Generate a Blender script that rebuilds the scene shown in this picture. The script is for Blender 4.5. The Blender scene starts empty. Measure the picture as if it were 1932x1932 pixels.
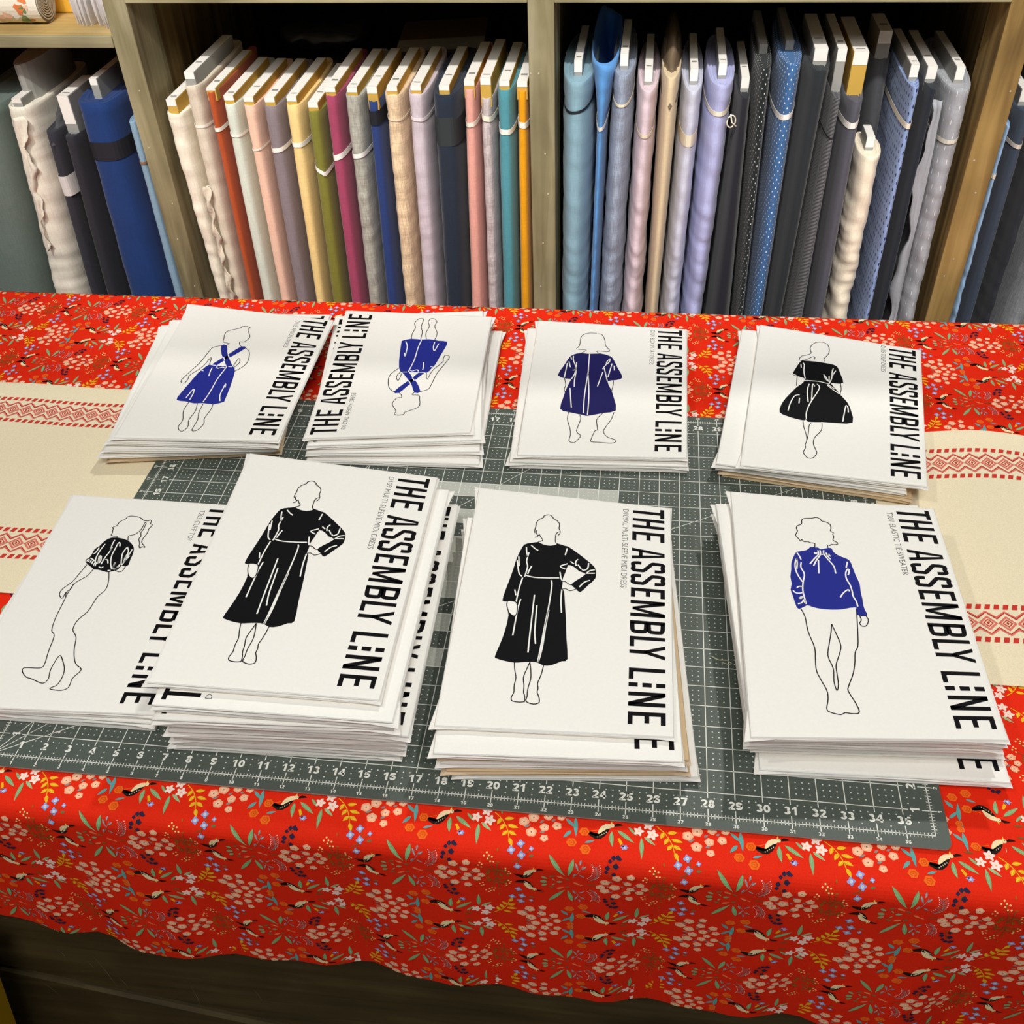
import bpy, bmesh, math, random, json
from mathutils import Vector, Matrix
from mathutils.geometry import tessellate_polygon
random.seed(7)
SC = bpy.context.scene
COL = SC.collection
PI = math.pi
IN = 0.0254

# ------------------------------------------------------------------ helpers
def lin(h):
    if isinstance(h, (tuple, list)):
        return tuple(h[:3])
    h = h.lstrip('#')
    o = []
    for i in (0, 2, 4):
        c = int(h[i:i+2], 16) / 255
        o.append(c / 12.92 if c <= .04045 else ((c + .055) / 1.055) ** 2.4)
    return tuple(o)

def mixc(a, b, t):
    return tuple(x * (1 - t) + y * t for x, y in zip(a, b))

class MB:
    """collects faces with a colour each; build() links them as one mesh object"""
    def __init__(s):
        s.v = []; s.f = []; s.c = []; s.m = []; s.uv = {}
    def face(s, pts, col=(1, 1, 1), mat=0, uv=None):
        n = len(s.v); s.v += [tuple(p) for p in pts]
        s.f.append(tuple(range(n, n + len(pts)))); s.c.append(col); s.m.append(mat)
        if uv: s.uv[len(s.f) - 1] = uv
    def raw(s, verts, faces, col=(1, 1, 1), mat=0):
        n = len(s.v); s.v += [tuple(p) for p in verts]
        for f in faces:
            s.f.append(tuple(i + n for i in f)); s.c.append(col); s.m.append(mat)
    def box(s, a, b, col=(1, 1, 1), mat=0):
        x0, y0, z0 = a; x1, y1, z1 = b
        V = [(x0,y0,z0),(x1,y0,z0),(x1,y1,z0),(x0,y1,z0),(x0,y0,z1),(x1,y0,z1),(x1,y1,z1),(x0,y1,z1)]
        s.raw(V, [(0,3,2,1),(4,5,6,7),(0,1,5,4),(1,2,6,5),(2,3,7,6),(3,0,4,7)], col, mat)
    def tube(s, P, r, seg=8, col=(1, 1, 1), mat=0, closed=False):
        P = [Vector(p) for p in P]; n = len(P); rings = []
        for i in range(n):
            if closed: t = P[(i+1) % n] - P[i-1]
            else: t = P[min(i+1, n-1)] - P[max(i-1, 0)]
            t.normalize()
            up = Vector((0, 0, 1)) if abs(t.z) < .9 else Vector((1, 0, 0))
            a = t.cross(up).normalized(); b = t.cross(a)
            rr = r[i] if isinstance(r, (list, tuple)) else r
            rings.append([P[i] + a * rr * math.cos(2*PI*k/seg) + b * rr * math.sin(2*PI*k/seg) for k in range(seg)])
        V = [p for R in rings for p in R]; F = []
        for i in range(n if closed else n - 1):
            j = (i + 1) % n
            for k in range(seg):
                l = (k + 1) % seg
                F.append((i*seg+k, i*seg+l, j*seg+l, j*seg+k))
        if not closed:
            F.append(tuple(range(seg))); F.append(tuple((n-1)*seg + k for k in reversed(range(seg))))
        s.raw(V, F, col, mat)
    def build(s, name, mats, parent=None, smooth=False, loc=None, angle=None):
        me = bpy.data.meshes.new(name); me.from_pydata(s.v, [], s.f)
        ca = me.color_attributes.new('Tint', 'FLOAT_COLOR', 'CORNER')
        data = []
        for f, c in zip(s.f, s.c):
            c4 = (c[0], c[1], c[2], 1.0)
            for _ in f: data.extend(c4)
        ca.data.foreach_set('color', data)
        if s.uv:
            ul = me.uv_layers.new(name='UVMap'); d = []
            for i, f in enumerate(s.f):
                u = s.uv.get(i) or [(0, 0)] * len(f)
                for q in u: d.extend(q)
            ul.data.foreach_set('uv', d)
        if not isinstance(mats, (list, tuple)): mats = [mats]
        for m in mats: me.materials.append(m)
        if len(mats) > 1: me.polygons.foreach_set('material_index', s.m)
        if smooth: me.polygons.foreach_set('use_smooth', [True] * len(s.f))
        me.update()
        bm = bmesh.new(); bm.from_mesh(me)
        bmesh.ops.remove_doubles(bm, verts=bm.verts, dist=1e-6)
        bmesh.ops.recalc_face_normals(bm, faces=bm.faces) if smooth else None
        bm.to_mesh(me); bm.free()
        o = bpy.data.objects.new(name, me); COL.objects.link(o)
        if parent: o.parent = parent
        if loc: o.location = loc
        return o

def tag(o, label=None, cat=None, group=None, kind=None):
    if label: o['label'] = label
    if cat: o['category'] = cat
    if group: o['group'] = group
    if kind: o['kind'] = kind
    return o

def empty(name, loc):
    o = bpy.data.objects.new(name, None); COL.objects.link(o); o.location = loc
    o.empty_display_size = .02
    return o

# ------------------------------------------------------------------ materials
def new_mat(name):
    m = bpy.data.materials.new(name); m.use_nodes = True
    nt = m.node_tree; b = nt.nodes['Principled BSDF']
    b.inputs['Specular IOR Level'].default_value = .3
    return m, nt, b
def nd(nt, t, **k):
    n = nt.nodes.new(t)
    for a, v in k.items():
        if a.startswith('i_'): n.inputs[a[2:].replace('_', ' ')].default_value = v
        else: setattr(n, a, v)
    return n
def noise_col(nt, src, scale, vec=None, lo=.9, hi=1.08, detail=3):
    """multiplies a colour by a soft noise factor"""
    n = nd(nt, 'ShaderNodeTexNoise'); n.inputs['Scale'].default_value = scale; n.inputs['Detail'].default_value = detail
    if vec: nt.links.new(vec, n.inputs['Vector'])
    r = nd(nt, 'ShaderNodeMapRange'); r.inputs['From Min'].default_value = .3; r.inputs['From Max'].default_value = .7
    r.inputs['To Min'].default_value = lo; r.inputs['To Max'].default_value = hi
    nt.links.new(n.outputs['Fac'], r.inputs['Value'])
    m = nd(nt, 'ShaderNodeVectorMath', operation='SCALE')
    nt.links.new(src, m.inputs[0]); nt.links.new(r.outputs[0], m.inputs['Scale'])
    return m.outputs[0], n.outputs['Fac']
def coords(nt, scale=(1, 1, 1)):
    t = nd(nt, 'ShaderNodeTexCoord'); m = nd(nt, 'ShaderNodeMapping'); m.inputs['Scale'].default_value = scale
    nt.links.new(t.outputs['Object'], m.inputs['Vector']); return m.outputs[0]
def tint_mat(name, rough=.6, nscale=0, amount=.06, bump=0, spec=.3):
    m, nt, b = new_mat(name)
    a = nd(nt, 'ShaderNodeAttribute', attribute_name='Tint'); c = a.outputs['Color']
    if nscale:
        c, f = noise_col(nt, c, nscale, coords(nt), 1 - amount, 1 + amount)
        if bump:
            bp = nd(nt, 'ShaderNodeBump'); bp.inputs['Strength'].default_value = bump; bp.inputs['Distance'].default_value = .0005
            nt.links.new(f, bp.inputs['Height']); nt.links.new(bp.outputs[0], b.inputs['Normal'])
    nt.links.new(c, b.inputs['Base Color']); b.inputs['Roughness'].default_value = rough
    b.inputs['Specular IOR Level'].default_value = spec
    return m
def plain(name, col, rough=.6, spec=.3, **k):
    m, nt, b = new_mat(name)
    b.inputs['Base Color'].default_value = (*lin(col), 1); b.inputs['Roughness'].default_value = rough
    b.inputs['Specular IOR Level'].default_value = spec
    for a, v in k.items(): b.inputs[a].default_value = v
    return m
def wood(name, base, dark, light, axis, rough=.75, grain=1.0):
    m, nt, b = new_mat(name)
    sc = [45, 45, 45]; sc['xyz'.index(axis)] = 3.0
    v = coords(nt, tuple(sc))
    n = nd(nt, 'ShaderNodeTexNoise'); n.inputs['Scale'].default_value = 1.0; n.inputs['Detail'].default_value = 6; n.inputs['Distortion'].default_value = .6
    nt.links.new(v, n.inputs['Vector'])
    r = nd(nt, 'ShaderNodeValToRGB'); e = r.color_ramp.elements
    e[0].position = .3; e[0].color = (*lin(dark), 1); e[1].position = .72; e[1].color = (*lin(light), 1)
    x = e.new(.5); x.color = (*lin(base), 1)
    nt.links.new(n.outputs['Fac'], r.inputs['Fac'])
    v2 = coords(nt); c, _ = noise_col(nt, r.outputs['Color'], 9, v2, .78, 1.2)
    nt.links.new(c, b.inputs['Base Color']); b.inputs['Roughness'].default_value = rough
    bp = nd(nt, 'ShaderNodeBump'); bp.inputs['Strength'].default_value = .25; bp.inputs['Distance'].default_value = .001
    nt.links.new(n.outputs['Fac'], bp.inputs['Height']); nt.links.new(bp.outputs[0], b.inputs['Normal'])
    return m
def fabric(name, col, linen=0, dots=None, big=0, dash=0, herring=0):
    m, nt, b = new_mat(name)
    rgb = nd(nt, 'ShaderNodeRGB'); rgb.outputs[0].default_value = (*lin(col), 1); c = rgb.outputs[0]
    amt = .22 if linen else .07
    c, f = noise_col(nt, c, 1, coords(nt, (500, 500, 60)), 1 - amt, 1 + amt, 2)
    c, f2 = noise_col(nt, c, 1, coords(nt, (60, 60, 600)), 1 - amt * .6, 1 + amt * .6, 2)
    if dots or dash or herring:
        uv = nd(nt, 'ShaderNodeUVMap', uv_map='UVMap'); s = nd(nt, 'ShaderNodeSeparateXYZ'); nt.links.new(uv.outputs[0], s.inputs[0])
        def M(op, a, bb=None):
            n = nd(nt, 'ShaderNodeMath', operation=op)
            for i, q in enumerate((a, bb)):
                if q is None: continue
                if isinstance(q, (int, float)): n.inputs[i].default_value = q
                else: nt.links.new(q, n.inputs[i])
            return n.outputs[0]
        if herring:
            p = M('FRACT', M('ADD', M('MULTIPLY', s.outputs[1], 160), M('MULTIPLY', M('PINGPONG', M('MULTIPLY', s.outputs[0], 60), 1.0), 2.0)))
            mask = M('MULTIPLY', M('GREATER_THAN', p, .5), .5); dc = lin('8a8a8c')
        else:
            px, pz, rx, rz = (.0100, .0068, .0008, .0014) if not big else (.0105, .0115, .0014, .0030)
            if dash: px, pz, rx, rz = .0160, .020, .0006, .0042
            zz = M('DIVIDE', s.outputs[1], pz); row = M('FLOOR', zz); fz = M('SUBTRACT', M('FRACT', zz), .5)
            off = M('MULTIPLY', M('MODULO', row, 2.0), .5)
            fx = M('SUBTRACT', M('FRACT', M('ADD', M('DIVIDE', s.outputs[0], px), off)), .5)
            dx = M('DIVIDE', M('MULTIPLY', fx, px), rx); dz = M('DIVIDE', M('MULTIPLY', fz, pz), rz)
            mask = M('LESS_THAN', M('ADD', M('MULTIPLY', dx, dx), M('MULTIPLY', dz, dz)), 1.0)
            dc = lin(dots or 'e4e4e4')
        mx = nd(nt, 'ShaderNodeMix', data_type='RGBA'); nt.links.new(mask, mx.inputs[0]); nt.links.new(c, mx.inputs[6]); mx.inputs[7].default_value = (*dc, 1); c = mx.outputs[2]
    nt.links.new(c, b.inputs['Base Color']); b.inputs['Roughness'].default_value = .85
    b.inputs['Specular IOR Level'].default_value = .15
    b.inputs['Sheen Weight'].default_value = .12
    bp = nd(nt, 'ShaderNodeBump'); bp.inputs['Strength'].default_value = .3; bp.inputs['Distance'].default_value = .0006
    ad = nd(nt, 'ShaderNodeMath', operation='ADD'); nt.links.new(f, ad.inputs[0]); nt.links.new(f2, ad.inputs[1])
    nt.links.new(ad.outputs[0], bp.inputs['Height']); nt.links.new(bp.outputs[0], b.inputs['Normal'])
    return m

PAPER = tint_mat('printed_paper', .7, 300, .015, 0, .12)
CLOTH = tint_mat('printed_cotton', .8, 900, .09, .25, .15)
RUNNER = tint_mat('woven_linen', .9, 700, .07, .5, .1)
MATM = tint_mat('cutting_mat_vinyl', .55, 900, .08, .1, .5)
WOOD_Z = wood('weathered_board_upright', '857c5c', '665d42', 'a0977a', 'z')
WOOD_Z2 = wood('warm_brown_board_upright', '8f7442', '6c5530', 'a88d58', 'z')
WOOD_X = wood('weathered_board_shelf', '989070', '7c7454', 'b4ab86', 'x')
PLY = wood('pale_plywood', 'b89c62', 'a1864f', 'cbb27c', 'x')
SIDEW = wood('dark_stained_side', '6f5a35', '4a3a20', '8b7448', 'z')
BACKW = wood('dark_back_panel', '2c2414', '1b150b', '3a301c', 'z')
BASEW = wood('dark_table_base', '453a20', '382e18', '52462a', 'x', .6)
FLOORW = wood('floor_boards', '5b4c38', '3c3020', '75654c', 'x')
KRAFT = plain('kraft_card', 'c9a24a', .8)
GREYB = plain('grey_card', '9d9c97', .8)
LABELM = plain('white_label_paper', 'f2efe8', .6)
PLASTIC = plain('clear_plastic', 'e8ecee', .08, .5, **{'Transmission Weight': .92, 'Alpha': 1.0, 'IOR': 1.3})
BLACKPL = plain('black_plastic_wrap', '2a2a2d', .24, .7)
STRING = plain('cotton_tie', 'efe6d2', .9)

# ------------------------------------------------------------------ 2-D print helpers
def smooth_line(P, n=4):
    if len(P) < 3: return P
    out = []
    for i in range(len(P) - 1):
        p0 = P[max(i-1, 0)]; p1 = P[i]; p2 = P[i+1]; p3 = P[min(i+2, len(P)-1)]
        for k in range(n):
            t = k / n
            out.append(tuple(.5 * (2*p1[j] + (p2[j]-p0[j])*t + (2*p0[j]-5*p1[j]+4*p2[j]-p3[j])*t*t + (-p0[j]+3*p1[j]-3*p2[j]+p3[j])*t**3) for j in (0, 1)))
    out.append(P[-1]); return out
def ribbon(P, w, taper=0):
    """polyline -> list of quads (2-D)"""
    n = len(P); L = []; R = []
    for i in range(n):
        a = P[max(i-1, 0)]; b = P[min(i+1, n-1)]
        dx, dy = b[0]-a[0], b[1]-a[1]; l = math.hypot(dx, dy) or 1
        h = w / 2 * (1 - taper * abs(2 * i / (n - 1) - 1)) if taper else w / 2
        nx, ny = -dy / l * h, dx / l * h
        L.append((P[i][0]+nx, P[i][1]+ny)); R.append((P[i][0]-nx, P[i][1]-ny))
    return [(L[i], L[i+1], R[i+1], R[i]) for i in range(n - 1)]
def tris(poly):
    V = [Vector((p[0], p[1], 0)) for p in poly]
    return [tuple(poly[i] for i in t) for t in tessellate_polygon([V])]
_txt = {}
def text_tris(s, offset=0.0):
    """built-in font text -> 2-D triangles, size 1"""
    if (s, offset) in _txt: return _txt[(s, offset)]
    cu = bpy.data.curves.new('lettering', 'FONT'); cu.body = s; cu.size = 1; cu.offset = offset; cu.resolution_u = 3
    o = bpy.data.objects.new('lettering', cu); COL.objects.link(o)
    dg = bpy.context.evaluated_depsgraph_get(); me = o.evaluated_get(dg).to_mesh()
    me.calc_loop_triangles()
    T = [tuple((me.vertices[i].co.x, me.vertices[i].co.y) for i in t.vertices) for t in me.loop_triangles]
    o.evaluated_get(dg).to_mesh_clear(); bpy.data.objects.remove(o); bpy.data.curves.remove(cu)
    _txt[(s, offset)] = T
    return T
def text_fit(s, x0, x1, y0, y1, offset=0.0):
    T = text_tris(s, offset); xs = [p[0] for t in T for p in t]; ys = [p[1] for t in T for p in t]
    a, b, c, d = min(xs), max(xs), min(ys), max(ys)
    return [tuple((x0 + (p[0]-a)/(b-a)*(x1-x0), y0 + (p[1]-c)/(d-c)*(y1-y0)) for p in t) for t in T]

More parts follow.
